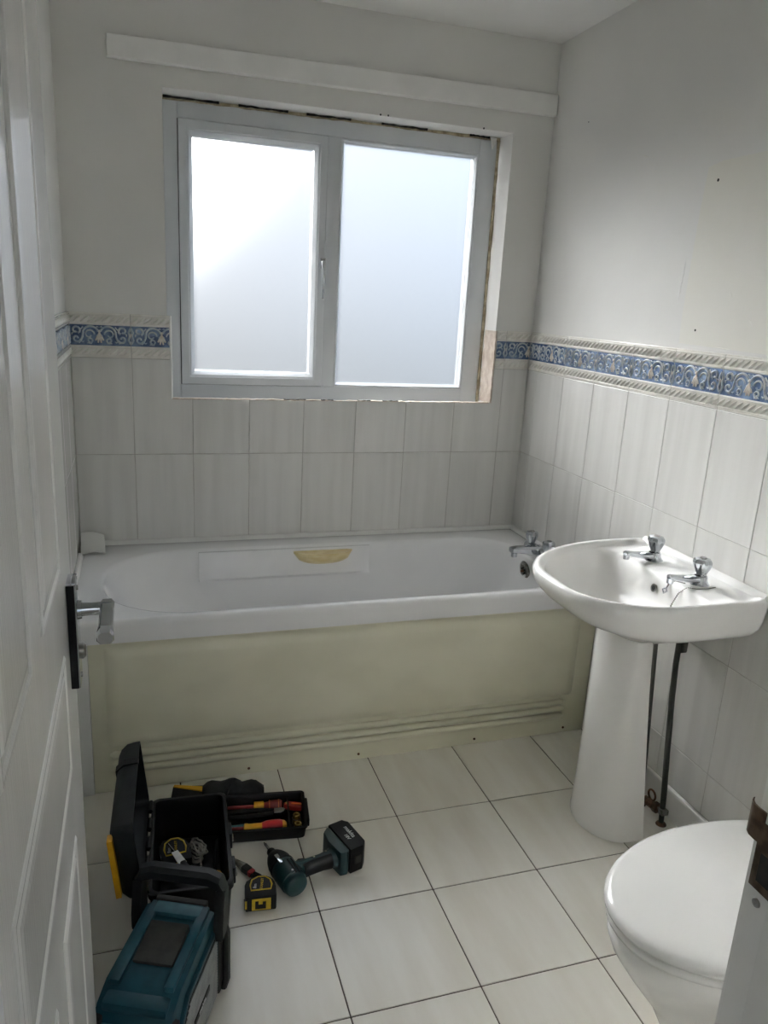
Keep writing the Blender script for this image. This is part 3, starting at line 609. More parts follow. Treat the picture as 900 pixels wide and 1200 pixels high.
# ------------------------------------------------------------------ toilet
tx0, ty0 = 1.30, -1.882
wc = thing('toilet', 'white ceramic toilet with closed plastic lid beside the door frame', 'toilet', (tx0, ty0, 0))
def wcr(xf, xb, hw, z, back=0.05, m=12, k=0.56):
    f_ = (xb-xf)*k
    if xb < 1.52: back = ((xb-xf)*0.42, hw*0.55)
    return [Vector((p.x-tx0, p.y, p.z)) for p in rrect(xf, xb, -hw, hw, [back if isinstance(back, tuple) else (back, back), (f_, hw*0.99), (f_, hw*0.99), back if isinstance(back, tuple) else (back, back)], z, m)]
part('bowl', B().loft([wcr(1.115, 1.60, 0.105, 0.0), wcr(1.113, 1.60, 0.107, 0.02), wcr(1.13, 1.60, 0.098, 0.05), wcr(1.125, 1.60, 0.098, 0.14), wcr(1.09, 1.60, 0.112, 0.21), wcr(1.035, 1.60, 0.145, 0.285), wcr(0.995, 1.60, 0.171, 0.345), wcr(0.983, 1.60, 0.180, 0.375), wcr(0.984, 1.60, 0.179, 0.392), wcr(0.990, 1.60, 0.173, 0.398), wcr(1.03, 1.56, 0.13, 0.398)]), 'ceramic', wc, 60)
part('seat', B().loft([wcr(0.984, 1.50, 0.176, 0.401), wcr(0.979, 1.503, 0.181, 0.404), wcr(0.977, 1.505, 0.183, 0.412), wcr(0.980, 1.503, 0.181, 0.419), wcr(0.99, 1.495, 0.172, 0.421)]), 'lid_plastic', wc, 60)
part('lid', B().loft([wcr(0.981, 1.505, 0.180, 0.4235), wcr(0.974, 1.507, 0.186, 0.4255), wcr(0.972, 1.508, 0.188, 0.433), wcr(0.976, 1.507, 0.185, 0.440), wcr(0.986, 1.505, 0.177, 0.4445), wcr(1.005, 1.49, 0.16, 0.4465), wcr(1.06, 1.46, 0.11, 0.4475)]), 'lid_plastic', wc, 60)
for s in (-1, 1): part('hinge', B().tube([(1.513-tx0, s*0.075-0.02, 0.425), (1.513-tx0, s*0.075+0.02, 0.425)], 0.011, 12), 'chrome', wc)
part('cistern', B().loft([[Vector((p.x-tx0, p.y, p.z)) for p in rrect(1.55-i*0.6, 1.692, -0.19-i, 0.19+i, 0.03, z, 6)] for z, i in ((0.40, -0.02), (0.42, 0.0), (0.6, 0.008), (0.755, 0.012))]), 'ceramic', wc, 50)
part('cistern_lid', B().loft([[Vector((p.x-tx0, p.y, p.z)) for p in rrect(1.532+i, 1.694, -0.210+i, 0.210-i, 0.03, z, 6)] for z, i in ((0.757, 0.004), (0.762, 0.0), (0.778, 0.0), (0.787, 0.005), (0.79, 0.02))]), 'ceramic', wc, 50)
part('flush_button', B().lathe([(0.022, 0.789), (0.022, 0.794), (0.018, 0.796), (0, 0.796)], 18, T(1.615-tx0, 0, 0)), 'chrome', wc)

# ------------------------------------------------------------------ door and frame
DF, DY0, DY1 = 0.107, -2.304, -1.637        # door face, hinge edge, handle edge
door = thing('door_1', 'open white wood-grain panelled door with chrome lever handle', 'door', (DF, DY0, 0), kind='structure')
def dd(d): return -2.7867+1.15*d-DY0
part('leaf', B().box(-0.036, -0.0006, 0.0, DY1-DY0, 0.008, 1.985, 0.0015), 'door_paint', door)
def door_panel(y0, y1, z0, z1):
    f = B().loft([[(x, y0+i, z0+i), (x, y1-i, z0+i), (x, y1-i, z1-i), (x, y0+i, z1-i)] for i, x in ((-0.001, -0.0010), (0.0, 0.0006), (0.0025, 0.0022), (0.006, 0.0018), (0.010, -0.0005))], False, False)
    p = part('panel_moulding', f, 'door_paint', door, 0)
    part('panel_field', B().loft([[(x, y0+i, z0+i), (x, y1-i, z0+i), (x, y1-i, z1-i), (x, y0+i, z1-i)] for i, x in ((0.018, -0.0009), (0.022, 0.0012), (0.030, 0.0022), (0.040, 0.0024))], False, True), 'door_paint', p, 0)
na, nb_, fa, fb = dd(0.462), dd(0.621), dd(0.70), dd(0.868)
for y0, y1, z0, z1 in ((na, nb_, 1.094, 1.87), (fa, fb, 1.094, 1.87), (na, fb, 0.806, 0.978), (na, nb_, 0.19, 0.70), (fa, fb, 0.19, 0.70)): door_panel(y0, y1, z0, z1)
# lever handle on its backplate
ph = DY1-DY0-0.062
pl = part('backplate', B().box(0.0, 0.0105, ph-0.021, ph+0.021, 0.893, 1.050, 0.001), 'rubber_black', door); pl['label'] = 'long black-sided chrome backplate'
part('chrome_face', B().box(0.0105, 0.0125, ph-0.0205, ph+0.0205, 0.8935, 1.0495, 0.0008), 'chrome', pl)
part('chrome_end', B().box(0.0, 0.012, ph-0.021, ph+0.021, 1.0495, 1.0535, 0.001), 'chrome', pl)
part('rose', B().cyl((0.012, ph, 1.006), (0.018, ph, 1.006), 0.014, 0.013, 18), 'chrome', pl)
lv = part('lever', B().tube([(0.012, ph, 1.006), (0.030, ph, 1.006), (0.052, ph, 1.006)], [0.0105, 0.009, 0.0098], 14), 'chrome', pl)
part('grip', B().loft([[(0.052+w*c_, y, z+h_*s_) for c_, s_ in ((1, -0.5), (1, 0.5), (0.6, 1), (-0.6, 1), (-1, 0.5), (-1, -0.5), (-0.6, -1), (0.6, -1))] for y, w, h_, z in ((ph+0.012, 0.008, 0.009, 1.006), (ph+0.008, 0.010, 0.011, 1.006), (ph-0.03, 0.0095, 0.010, 1.006), (ph-0.075, 0.010, 0.0095, 1.004), (ph-0.092, 0.011, 0.010, 1.002), (ph-0.096, 0.009, 0.008, 1.002))]), 'chrome', lv, 40)
part('thumb_turn', B().lathe([(0.012, 0.012), (0.012, 0.017), (0.008, 0.021), (0, 0.021)], 16, T(0, ph, 0.943) @ RY(PI/2)), 'chrome_worn', pl)
for z in (0.905, 1.04): part('screw', B().lathe([(0.0045, 0.012), (0.0035, 0.0145), (0, 0.015)], 10, T(0, ph, z) @ RY(PI/2)), 'chrome_worn', pl)
part('latch', B().box(-0.03, -0.008, DY1-DY0-0.0005, DY1-DY0+0.010, 0.985, 1.01, 0.003), 'chrome_worn', door)
for z in (0.22, 1.0, 1.75): part('hinge', B().cyl((-0.040, 0.003, z-0.04), (-0.040, 0.003, z+0.04), 0.006, n=10), 'chrome_worn', door)
fr = thing('trim_7', 'white painted door frame with worn brown strike plate beside the toilet', 'door frame', (DX1, YF, 0), kind='structure')
part('jamb', B().box(0.0, 0.028, -0.11, 0.0, 0.0, DZ, 0.002), 'gloss_white', fr); part('jamb', B().box(DX0-0.028-DX1, DX0-DX1, -0.11, 0.0, 0.0, DZ, 0.002), 'gloss_white', fr)
part('head', B().box(DX0-0.028-DX1, 0.028, -0.11, 0.0, DZ, DZ+0.028, 0.002), 'gloss_white', fr)
part('door_stop', B().box(-0.013, 0.0, -0.075, -0.037, 0.0, DZ, 0.002), 'gloss_white', fr); part('door_stop', B().box(DX0-DX1, DX0-DX1+0.013, -0.075, -0.037, 0.0, DZ, 0.002), 'gloss_white', fr)
for x0, x1 in ((0.006, 0.062), (DX0-DX1-0.062, DX0-DX1-0.006)): part('architrave', B().prism([(x0, 0), (x1, 0), (x1, 0.010), (x1-0.012, 0.015), (x0+0.014, 0.015), (x0, 0.008)], 0.0, DZ+0.05), 'gloss_white', fr, 0)
part('architrave', B().box(DX0-DX1-0.062, 0.062, 0.0, 0.015, DZ+0.006, DZ+0.062, 0.002), 'gloss_white', fr)
sp = part('strike_plate', B().box(-0.0016, 0.001, -0.030, -0.002, 0.9250, 0.9950, 0.0008), 'bronze', fr); sp['label'] = 'worn brown metal strike plate'
part('strike_lip', B().loft([[(x, y, z) for z in (0.9720, 1.0060)] + [(x+0.0018, y, z) for z in (1.0060, 0.9720)] for x, y in ((-0.0016, -0.006), (-0.0022, 0.002), (-0.0016, 0.009), (0.0015, 0.015), (0.006, 0.018))]), 'bronze', sp, 50)
part('latch_hole', B().box(-0.0022, 0.0, -0.025, -0.010, 0.9350, 0.9650), 'gap_black', sp)
part('screw', B().lathe([(0.0048, 0), (0.0044, 0.0015), (0.0014, 0.0018), (0, 0.0008)], 12, T(-0.001, -0.0155, 0.9130) @ RY(-PI/2)), 'chrome_worn', fr)

# ------------------------------------------------------------------ tools on the floor
# open toolbox
box = thing('toolbox', 'open black plastic toolbox with yellow latch and upright lid', 'toolbox', (0.298, -1.155, 0), -0.05)
hw, hl, bh = 0.090, 0.168, 0.168
def tb(i, z, r=0.018): return rrect(-hw+i, hw-i, -hl+i, hl-i, r, z, 4)
part('body', B().loft([tb(0.012, 0.0), tb(0.008, 0.006), tb(0.002, 0.12), tb(0.0, 0.150), tb(-0.004, 0.152), tb(-0.004, bh-0.002), tb(-0.002, bh), tb(0.005, bh), tb(0.006, bh-0.003), tb(0.007, 0.12), tb(0.014, 0.008), tb(0.03, 0.006)]), 'plastic_black', box, 40)
for y in (-0.10, 0.02):
    lt = part('latch', B().box(hw+0.001, hw+0.011, y-0.022, y+0.022, 0.125, 0.168, 0.003), 'plastic_charcoal', box)
    part('latch_pin', B().cyl((hw+0.012, y-0.012, 0.14), (hw+0.012, y+0.012, 0.14), 0.003, n=8), 'steel', lt)
for k in range(5): part('hinge_knuckle', B().cyl((-hw-0.006, -0.14+0.07*k-0.02, 0.168), (-hw-0.006, -0.14+0.07*k+0.02, 0.168), 0.006, n=10), 'plastic_black', box)
ML = T(-hw-0.010, 0, 0.160) @ RY(-0.10)       # lid stands on the hinge, leaning away from the box
def lr(i, x, z0=0.0, z1=0.190): return [ML @ Vector((x, p.x, p.y)) for p in rrect(-hl-0.004+i, hl+0.004-i, z0+i*0.7, z1-i*0.7, 0.016, 0, 4)]
lid = part('lid', B().loft([lr(0.006, 0.0), lr(0.0, 0.0), lr(0.0, -0.012), lr(0.002, -0.030), lr(0.012, -0.044), lr(0.024, -0.050), lr(0.024, -0.045), lr(0.014, -0.040), lr(0.008, -0.026), lr(0.006, -0.010)], False, False), 'plastic_charcoal', box, 35)
part('lid_skin', B().loft([lr(0.022, -0.0495), lr(0.022, -0.046)]), 'plastic_charcoal', lid, 35)
part('lid_ridge', B().box(-0.057, -0.048, -0.12, 0.12, 0.05, 0.15, 0.006, M=ML), 'plastic_charcoal', lid)
part('lid_band', B().loft([[ML @ Vector((x, y, z)) for x, z in ((0.001, 0.186), (0.001, 0.193), (-0.034, 0.193), (-0.053, 0.178), (-0.053, 0.012), (-0.048, 0.012), (-0.047, 0.174), (-0.032, 0.186))] for y in (0.062, 0.085)]), 'plastic_black', lid, 0)
part('lid_handle_slot', B().box(-0.0555, -0.05, 0.06, 0.10, 0.07, 0.13, 0.003, M=ML), 'plastic_black', lid)
yl = part('lid_latch', B().loft([[ML @ Vector((x, y, z)) for x, y in ((-0.056, -hl+0.018), (-0.056, -hl-0.007), (-0.0445, -hl-0.007), (-0.0445, -hl+0.018))] for z in (0.02, 0.026, 0.160, 0.166)]), 'yellow', lid); yl['label'] = 'yellow plastic latch'
# lift-out tray
tray = thing('tool_tray', 'shallow black lift-out tray holding screwdrivers beside the toolbox', 'tray', (0.512, -0.925, 0), -0.13)
def tr_(i, z): return rrect(-0.118+i, 0.118-i, -0.080+i, 0.080-i, 0.012, z, 4)
part('tray', B().loft([tr_(0.008, 0.0), tr_(0.004, 0.004), tr_(0.0, 0.036), tr_(-0.003, 0.037), tr_(-0.003, 0.042), tr_(0.004, 0.042), tr_(0.006, 0.038), tr_(0.010, 0.006), tr_(0.03, 0.005)]), 'plastic_black', tray, 40)
part('divider', B().box(0.070, 0.074, -0.074, 0.074, 0.005, 0.034, 0.001), 'plastic_black', tray); part('divider', B().box(-0.108, 0.07, -0.002, 0.0, 0.005, 0.010, 0.0005), 'plastic_black', tray)
part('end_grip', B().box(0.119, 0.128, -0.05, 0.05, 0.018, 0.041, 0.004), 'plastic_black', tray)
def place(o_loc, yaw, off):
    c, s = math.cos(yaw), math.sin(yaw); return (o_loc[0]+c*off[0]-s*off[1], o_loc[1]+s*off[0]+c*off[1], off[2])
TL, TA = (0.512, -0.925), -0.13
# insulated screwdriver, red and yellow bulb handle
sd = thing('screwdriver', 'insulated screwdriver with bright red and yellow bulbous handle in the tray', 'screwdriver', place(TL, TA, (-0.002, -0.047, 0.0245)), TA)
XL = RY(PI/2)
part('shaft', B().cyl((-0.10, 0, 0), (-0.02, 0, 0), 0.0048, n=10), 'red_dark', sd)
part('collar', B().lathe([(0.008, -0.052), (0.0125, -0.050), (0.0128, -0.044), (0.0110, -0.038), (0.0112, -0.006), (0.0128, -0.002)], 16, XL), 'yellow', sd)
part('handle', B().lathe([(0.0128, -0.002), (0.0165, 0.010), (0.0185, 0.028), (0.0180, 0.046), (0.0155, 0.055)], 18, XL), 'red_grip', sd)
part('end_cap', B().lathe([(0.0158, 0.0545), (0.0142, 0.061), (0.009, 0.066), (0.0, 0.067)], 16, XL), 'yellow', sd)
sd2 = thing('screwdriver', 'insulated screwdriver with dark red grip and yellow collar lying across the tray', 'screwdriver', place(TL, TA, (-0.005, 0.048, 0.0225)), TA)
part('shaft', B().cyl((-0.095, 0, 0), (-0.01, 0, 0), 0.0050, n=10), 'red_dark', sd2)
part('collar', B().lathe([(0.0125, -0.020), (0.0135, -0.018), (0.0135, 0.006), (0.0125, 0.008)], 16, XL), 'yellow', sd2)
part('handle', B().lathe([(0.0105, 0.008), (0.0115, 0.020), (0.0145, 0.024), (0.0155, 0.040), (0.0155, 0.056), (0.012, 0.060)], 16, XL), 'red_dark', sd2)
for x in (0.024, 0.050): part('grip_band', B().tube([(x, 0.0152*math.cos(2*PI*k/18), 0.0152*math.sin(2*PI*k/18)) for k in range(18)], 0.0014, 6, closed=True), 'orange', sd2)
kn = thing('folding_knife', 'folding knife with dark red handle tucked in the tray corner', 'knife', place(TL, TA, (0.092, 0.040, 0.020)), TA-0.25)
part('handle', B().prism([(-0.03, -0.010), (0.0, -0.013), (0.03, -0.010), (0.034, 0.002), (0.02, 0.011), (-0.02, 0.011), (-0.034, 0.003)], -0.007, 0.009, bev=0.002), 'red_dark', kn)
part('pivot', B().cyl((-0.024, 0, 0.009), (-0.024, 0, 0.0105), 0.004, n=12), 'brass', kn); part('clip', B().box(-0.01, 0.022, -0.002, 0.002, 0.009, 0.0105, 0.0004), 'orange', kn)
for k, (u, v, lb) in enumerate(((0.093, -0.016, 'small brass-coloured socket in the tray end pocket beside the folding knife'), (0.095, -0.054, 'small brass-coloured socket in the tray corner beside the red screwdriver end'))):
    so = thing('hex_socket', lb, 'socket', place(TL, TA, (u, v, 0.0055)), TA, 'sockets in the tray end pocket')
    part('barrel', B().lathe([(0.0095, 0.0), (0.0105, 0.002), (0.0105, 0.028), (0.0095, 0.030), (0.0065, 0.030), (0.0060, 0.010), (0.0, 0.010)], 18), 'brass', so, 40)
    part('chrome_ring', B().tube([(0.0108*math.cos(2*PI*k2/18), 0.0108*math.sin(2*PI*k2/18), 0.018) for k2 in range(18)], 0.001, 6, closed=True), 'chrome_worn', so)
ch = thing('pliers', 'black-handled pliers with bright steel jaws in the middle of the tray', 'pliers', place(TL, TA, (0.0, 0.019, 0.0185)), TA+0.06)
part('jaws', B().prism([(0.03, -0.012), (0.05, -0.013), (0.064, -0.005), (0.066, 0.001), (0.062, 0.006), (0.05, 0.010), (0.03, 0.009)], -0.006, 0.009, bev=0.002), 'steel', ch)
for s in (-1, 1): part('handle', B().tube([(0.035, s*0.005, 0.002), (0.0, s*0.010, 0.004), (-0.05, s*0.013, 0.004), (-0.10, s*0.008, 0.004)], [0.006, 0.0065, 0.007, 0.006], 10), 'plastic_black', ch)
ts = thing('spade_bit', 'flat steel drill bit lying between the screwdrivers', 'drill bit', place(TL, TA, (-0.005, -0.018, 0.011)), TA-0.18)
part('shank', B().cyl((-0.06, 0, 0), (0.02, 0, 0), 0.003, n=6), 'steel', ts, 20); part('blade', B().prism([(0.018, -0.003), (0.024, -0.008), (0.042, -0.009), (0.05, 0.0), (0.042, 0.009), (0.024, 0.008), (0.018, 0.003)], -0.0012, 0.0012), 'steel', ts, 0)
ms = thing('marker_pen', 'teal pencil-like pen lying in the tray beside the red screwdriver', 'pen', place(TL, TA, (-0.075, -0.025, 0.012)), TA+0.03)
part('barrel', B().lathe([(0.005, -0.03), (0.006, -0.028), (0.006, 0.045)], 10, XL), 'teal_dusty', ms); part('cap', B().lathe([(0.0066, 0.045), (0.0066, 0.07), (0.004, 0.074)], 10, XL), 'plastic_charcoal', ms)
# folded tool roll behind the toolbox
pc = thing('tool_roll', 'lumpy black fabric tool pouch with yellow-topped stiff end against bath panel', 'tool pouch', (0.40, -0.785, 0), -0.16)
rp_ = random.Random(3); rr = []
for k in range(15):
    t = k/14; x = -0.045+0.18*t; w = 0.036+0.006*math.sin(t*9)+0.004*rp_.random(); hh = 0.030+0.030*math.sin(PI*min(1, t*0.85+0.12))+0.007*math.sin(t*17)
    rr.append([(x, w*math.cos(a)*(0.85 if math.sin(a) > 0 else 1), max(0.0015, hh*0.5+hh*0.5*math.sin(a)*(1+0.08*math.sin(5*a+k)))) for a in [2*PI*q/14 for q in range(14)]])
part('pouch', B().loft(rr), 'nylon', pc, 60)
part('stiff_end', B().box(-0.132, -0.03, -0.028, 0.024, 0.002, 0.034, 0.004), 'nylon', pc)
sp_ = part('yellow_edge', B().prism([(-0.131, 0.016), (-0.128, 0.026), (-0.03, 0.010), (-0.018, -0.008), (-0.045, -0.010)], 0.034, 0.0375, bev=0.001), 'yellow', pc, 0)
part('strap', B().tube([(0.02, -0.036, 0.004), (0.026, -0.03, 0.036), (0.045, 0.0, 0.062), (0.06, 0.03, 0.03)], 0.010, 8, flat=0.35), 'nylon', pc)

# things lying in the toolbox (floor of the box at 0.008)
BL, BA = (0.298, -1.155), -0.05
def tape(name_label, loc, rotz, tilt=0.0, scale=1.0):
    t = thing('tape_measure', name_label, 'tape measure', loc, rotz); t.rotation_euler = (tilt, 0, rotz); s = scale
    pf = [(-0.036, -0.034), (0.036, -0.034), (0.038, -0.030), (0.038, -0.005)] + [(0.002+0.036*math.cos(a), 0.0+0.038*math.sin(a)) for a in [PI*k/10*0.9 for k in range(1, 9)]] + [(-0.034, 0.022), (-0.038, 0.010), (-0.038, -0.030)]
    pf = [(x*s, y*s) for x, y in pf]
    part('case', B().prism(pf, 0.0, 0.044*s, bev=0.004*s, seg=2), 'rubber_black', t, 40)
    ring = [(x*0.80+0.001, y*0.80+0.003) for x, y in ((-0.030*s, -0.020*s), (0.030*s, -0.020*s), (0.034*s, 0.0), (0.030*s, 0.020*s), (0.016*s, 0.034*s), (-0.006*s, 0.036*s), (-0.026*s, 0.024*s), (-0.032*s, 0.002*s))]
    rg = part('yellow_ring', B().tube([(x, y, 0.0445*s) for x, y in ring], 0.0022*s, 6, closed=True, flat=0.7), 'yellow_tape', t, 60)
    part('label_face', B().prism(ring, 0.0438*s, 0.0448*s), 'plastic_charcoal', t, 0)
    text_part('lettering', 'STANLEY', 0.0092*s, 'yellow_tape', t, T(0.004*s, 0.006*s, 0.0451*s) @ RZ(PI/2*0.92))
    text_part('lettering', '8m', 0.012*s, 'white_print', t, T(-0.013*s, 0.0*s, 0.0451*s) @ RZ(PI/2*0.92))
    gr = part('front_badge', B().box(-0.022*s, 0.024*s, -0.0365*s, -0.0338*s, 0.005*s, 0.037*s, 0.001), 'yellow_tape', t)
    part('belt_clip', B().prism([(-0.014*s, 0.010*s), (0.012*s, 0.010*s), (0.012*s, 0.030*s), (0.004*s, 0.030*s), (0.004*s, 0.022*s), (-0.006*s, 0.022*s), (-0.006*s, 0.032*s), (-0.014*s, 0.032*s)], 0.0360*s, 0.0378*s, RX(PI/2)), 'plastic_black', gr, 0)
    hk = part('tape_hook', B().box(-0.041*s, -0.0385*s, -0.038*s, -0.026*s, 0.010*s, 0.034*s, 0.001), 'steel', t); part('blade_end', B().box(-0.0395*s, -0.034*s, -0.0355*s, -0.034*s, 0.011*s, 0.033*s), 'yellow_tape', t)
    return t
tape('black and yellow tape measure lying on the floor beside the drill', (0.461, -1.212, 0.0), -0.10)
tape('black and yellow tape measure inside the open toolbox', place(BL, BA, (-0.040, 0.060, 0.060)), 0.12, 0.25, 1.0)
bx_ = thing('hardware_case', 'black plastic hardware case filling the bottom of the toolbox', 'case', place(BL, BA, (0.0, 0.02, 0.0085)), BA)
part('base', B().box(-0.073, 0.073, -0.154, 0.128, 0.0, 0.026, 0.004), 'plastic_black', bx_); part('cover', B().box(-0.073, 0.073, -0.154, 0.128, 0.027, 0.048, 0.006), 'plastic_black', bx_); part('catch', B().box(-0.02, 0.02, -0.159, -0.153, 0.015, 0.036, 0.002), 'plastic_charcoal', bx_)
cb = thing('cable_coil', 'small coil of white cable inside the toolbox', 'cable', place(BL, BA, (0.016, 0.080, 0.058)), 0.3)
b = B(); r_ = random.Random(9)
for q in range(6):
    ra, rb, off = 0.030+0.004*r_.random(), 0.014+0.004*r_.random(), 0.004*q
    b.tube([(rb*math.cos(a)*1.0+0.003*r_.uniform(-1, 1)+0.003*q-0.008, ra*math.sin(a), 0.004+off*0.8+0.006*math.sin(a+q)) for a in [2*PI*k/20 for k in range(20)]], 0.0024, 6, closed=True)
part('loops', b, 'cable_white', cb, 60); part('tail', B().tube([(0.005, -0.028, 0.004), (-0.004, -0.04, 0.004), (-0.008, -0.052, 0.003)], 0.0024, 6), 'cable_white', cb)
pk = thing('scraper', 'white-bladed scraper lying on the tape measure in the toolbox', 'scraper', place(BL, BA, (-0.030, 0.010, 0.112)), 0.35)
part('blade', B().prism([(-0.010, -0.03), (0.010, -0.03), (0.008, 0.02), (-0.008, 0.02)], 0, 0.003, bev=0.0008), 'white_print', pk, 0); part('tang', B().cyl((-0.001, 0.018, 0.002), (-0.004, 0.05, 0.004), 0.003), 'chrome', pk); part('grip', B().box(-0.007, 0.007, -0.075, -0.028, -0.003, 0.010, 0.004), 'plastic_black', pk)
br = thing('pry_bar', 'grey curved steel bar leaning inside the toolbox', 'bar', place(BL, BA, (0.056, 0.0, 0.063)), -0.12)
part('shaft', B().tube([(0, -0.055, 0), (0.0, 0.0, 0.004), (0.002, 0.05, 0.016), (0.006, 0.075, 0.034)], [0.0045, 0.0045, 0.0045, 0.005], 8), 'plastic_charcoal', br); part('hook', B().tube([(0, -0.055, 0), (-0.008, -0.066, 0.002), (-0.02, -0.066, 0.004)], [0.0045, 0.005, 0.003], 8), 'plastic_charcoal', br)
ys = thing('stubby_screwdriver', 'yellow-handled stubby screwdriver standing in the toolbox', 'screwdriver', place(BL, BA, (0.060, -0.085, 0.0575)), 0.0)
part('shaft', B().cyl((0.0, 0.0, 0.0), (0.0, 0.0, 0.05), 0.003), 'brass', ys); part('handle', B().lathe([(0.006, 0.048), (0.011, 0.052), (0.0125, 0.062), (0.010, 0.072), (0.004, 0.075)], 14), 'yellow', ys)
sn = thing('drill_bit', 'thin steel drill bit leaning up in the toolbox near its hinge', 'drill bit', place(BL, BA, (-0.066, -0.005, 0.0575)), 0.1)
part('shank', B().cyl((0, 0, 0), (-0.003, 0.012, 0.06), 0.003, n=10), 'steel', sn); part('tip', B().cyl((-0.003, 0.012, 0.06), (-0.0034, 0.0135, 0.068), 0.003, 0.0005, 10), 'steel', sn)
sb = thing('spirit_level', 'short silver spirit level lying across the toolbox behind the radio handle', 'spirit level', place(BL, BA, (-0.01, -0.090, 0.070)), 0.2)
part('beam', B().box(-0.045, 0.045, -0.010, 0.010, -0.012, 0.012, 0.002), 'steel', sb); part('vial', B().cyl((-0.010, 0, 0.012), (0.010, 0, 0.012), 0.005, n=10), 'yellow_tape', sb); part('end_cap', B().box(-0.049, -0.044, -0.011, 0.011, -0.013, 0.013, 0.002), 'cable_white', sb)

# knife lying between toolbox and drill
uk = thing('utility_knife', 'slim dark pliers-like cutter with a red mark lying behind the tape measure', 'cutter', (0.446, -1.112, 0.0), math.atan2(-0.108, 0.069))
part('nose', B().loft([[(x, w*c_, 0.008+h_*s_) for c_, s_ in ((1, -1), (1, 1), (-1, 1), (-1, -1))] for x, w, h_ in ((-0.064, 0.002, 0.003), (-0.045, 0.005, 0.005), (-0.024, 0.008, 0.007), (-0.018, 0.0095, 0.0075))]), 'chrome_worn', uk, 20)
part('pivot_block', B().box(-0.020, 0.004, -0.010, 0.010, 0.0, 0.016, 0.003), 'dusty_black', uk)
part('red_mark', B().box(0.004, 0.016, -0.0095, 0.0095, 0.0005, 0.0155, 0.003), 'red_grip', uk)
for s in (-1, 1): part('handle', B().tube([(0.014, s*0.004, 0.0075), (0.034, s*0.007, 0.0075), (0.062, s*0.005, 0.007)], [0.005, 0.006, 0.0045], 8), 'plastic_black', uk)

# cordless impact driver
dr = thing('impact_driver', 'dark green cordless impact driver with black battery lying on its side', 'power drill', (0.532, -1.168, 0), 0.30)
YA = RX(-PI/2); zc = 0.036
MH = T(0, 0, zc) @ YA                          # lathe axis along +y
hd = part('motor_housing', B().lathe([(0.0, -0.066), (0.022, -0.066), (0.029, -0.061), (0.0315, -0.052), (0.0315, -0.046), (0.0335, -0.044), (0.034, -0.010), (0.033, 0.012), (0.031, 0.016)], 24, MH), 'teal_dark', dr, 40)
part('gear_case', B().lathe([(0.0315, 0.0155), (0.0315, 0.035), (0.027, 0.050), (0.019, 0.066), (0.014, 0.070)], 24, MH), 'plastic_charcoal', dr, 40)
part('nose_ring', B().lathe([(0.0325, 0.012), (0.0335, 0.014), (0.0335, 0.020), (0.0322, 0.022)], 24, MH), 'rubber_black', dr, 40)
part('chuck', B().lathe([(0.012, 0.068), (0.0115, 0.084), (0.009, 0.088)], 16, MH), 'rubber_black', dr, 40)
part('driver_bit', B().lathe([(0.0036, 0.086), (0.0036, 0.116), (0.0022, 0.120), (0.001, 0.126)], 8, MH), 'steel', dr, 30)
part('vent_rib', B().tube([(0.012, -0.05, zc+0.031), (0.014, -0.03, zc+0.0335), (0.014, 0.0, zc+0.0335)], 0.002, 6), 'plastic_black', hd); part('vent_rib', B().tube([(0.003, -0.05, zc+0.0325), (0.004, -0.03, zc+0.0345), (0.004, 0.0, zc+0.0345)], 0.002, 6), 'plastic_black', hd)
part('chrome_strip', B().box(-0.016, -0.006, 0.0, 0.034, zc+0.029, zc+0.0322, 0.001), 'chrome', hd)
def ell(x, y, ry, rz, z=zc, n=16): return [(x, y+ry*math.cos(2*PI*k/n), z+rz*math.sin(2*PI*k/n)) for k in range(n)]
part('grip', B().loft([ell(0.012, -0.012, 0.030, 0.026), ell(0.032, -0.012, 0.021, 0.022), ell(0.06, -0.013, 0.018, 0.020), ell(0.095, -0.016, 0.018, 0.020), ell(0.122, -0.018, 0.022, 0.023), ell(0.135, -0.018, 0.034, 0.030)]), 'teal_dark', dr, 50)
part('rubber_overmould', B().loft([ell(0.038, -0.024, 0.012, 0.0205), ell(0.06, -0.022, 0.0125, 0.0208), ell(0.095, -0.024, 0.0125, 0.0208), ell(0.118, -0.027, 0.014, 0.0225)]), 'rubber_black', dr, 50)
part('trigger', B().loft([ell(0.034, 0.006, 0.009, 0.008), ell(0.045, 0.010, 0.010, 0.009), ell(0.06, 0.006, 0.008, 0.008)]), 'rubber_black', dr, 50)
part('foot', B().prism([(0.130, -0.055), (0.150, -0.060), (0.157, -0.052), (0.157, 0.045), (0.150, 0.052), (0.134, 0.040), (0.126, 0.0)], 0.002, 0.074, bev=0.006, seg=2), 'teal_dark', dr, 40)
bt = part('battery', B().prism([(0.158, -0.060), (0.196, -0.060), (0.210, -0.046), (0.212, 0.040), (0.200, 0.056), (0.158, 0.056)], 0.0, 0.076, bev=0.005, seg=2), 'plastic_black', dr, 40)
part('battery_release', B().box(0.170, 0.190, -0.0635, -0.059, 0.028, 0.050, 0.002), 'dusty_black', bt)
text_part('lettering', 'makita', 0.018, 'white_print', bt, T(0.192, 0.002, 0.0762) @ RZ(-PI/2)); text_part('lettering', '18V', 0.014, 'white_print', bt, T(0.176, -0.012, 0.0762) @ RZ(-PI/2))
for x, y in ((0.075, -0.012), (0.112, -0.010), (-0.002, -0.04)): part('screw', B().cyl((x, y, zc+0.015), (x, y, zc+(0.0345 if x < 0 else 0.0215)), 0.0032, n=10), 'chrome', dr)

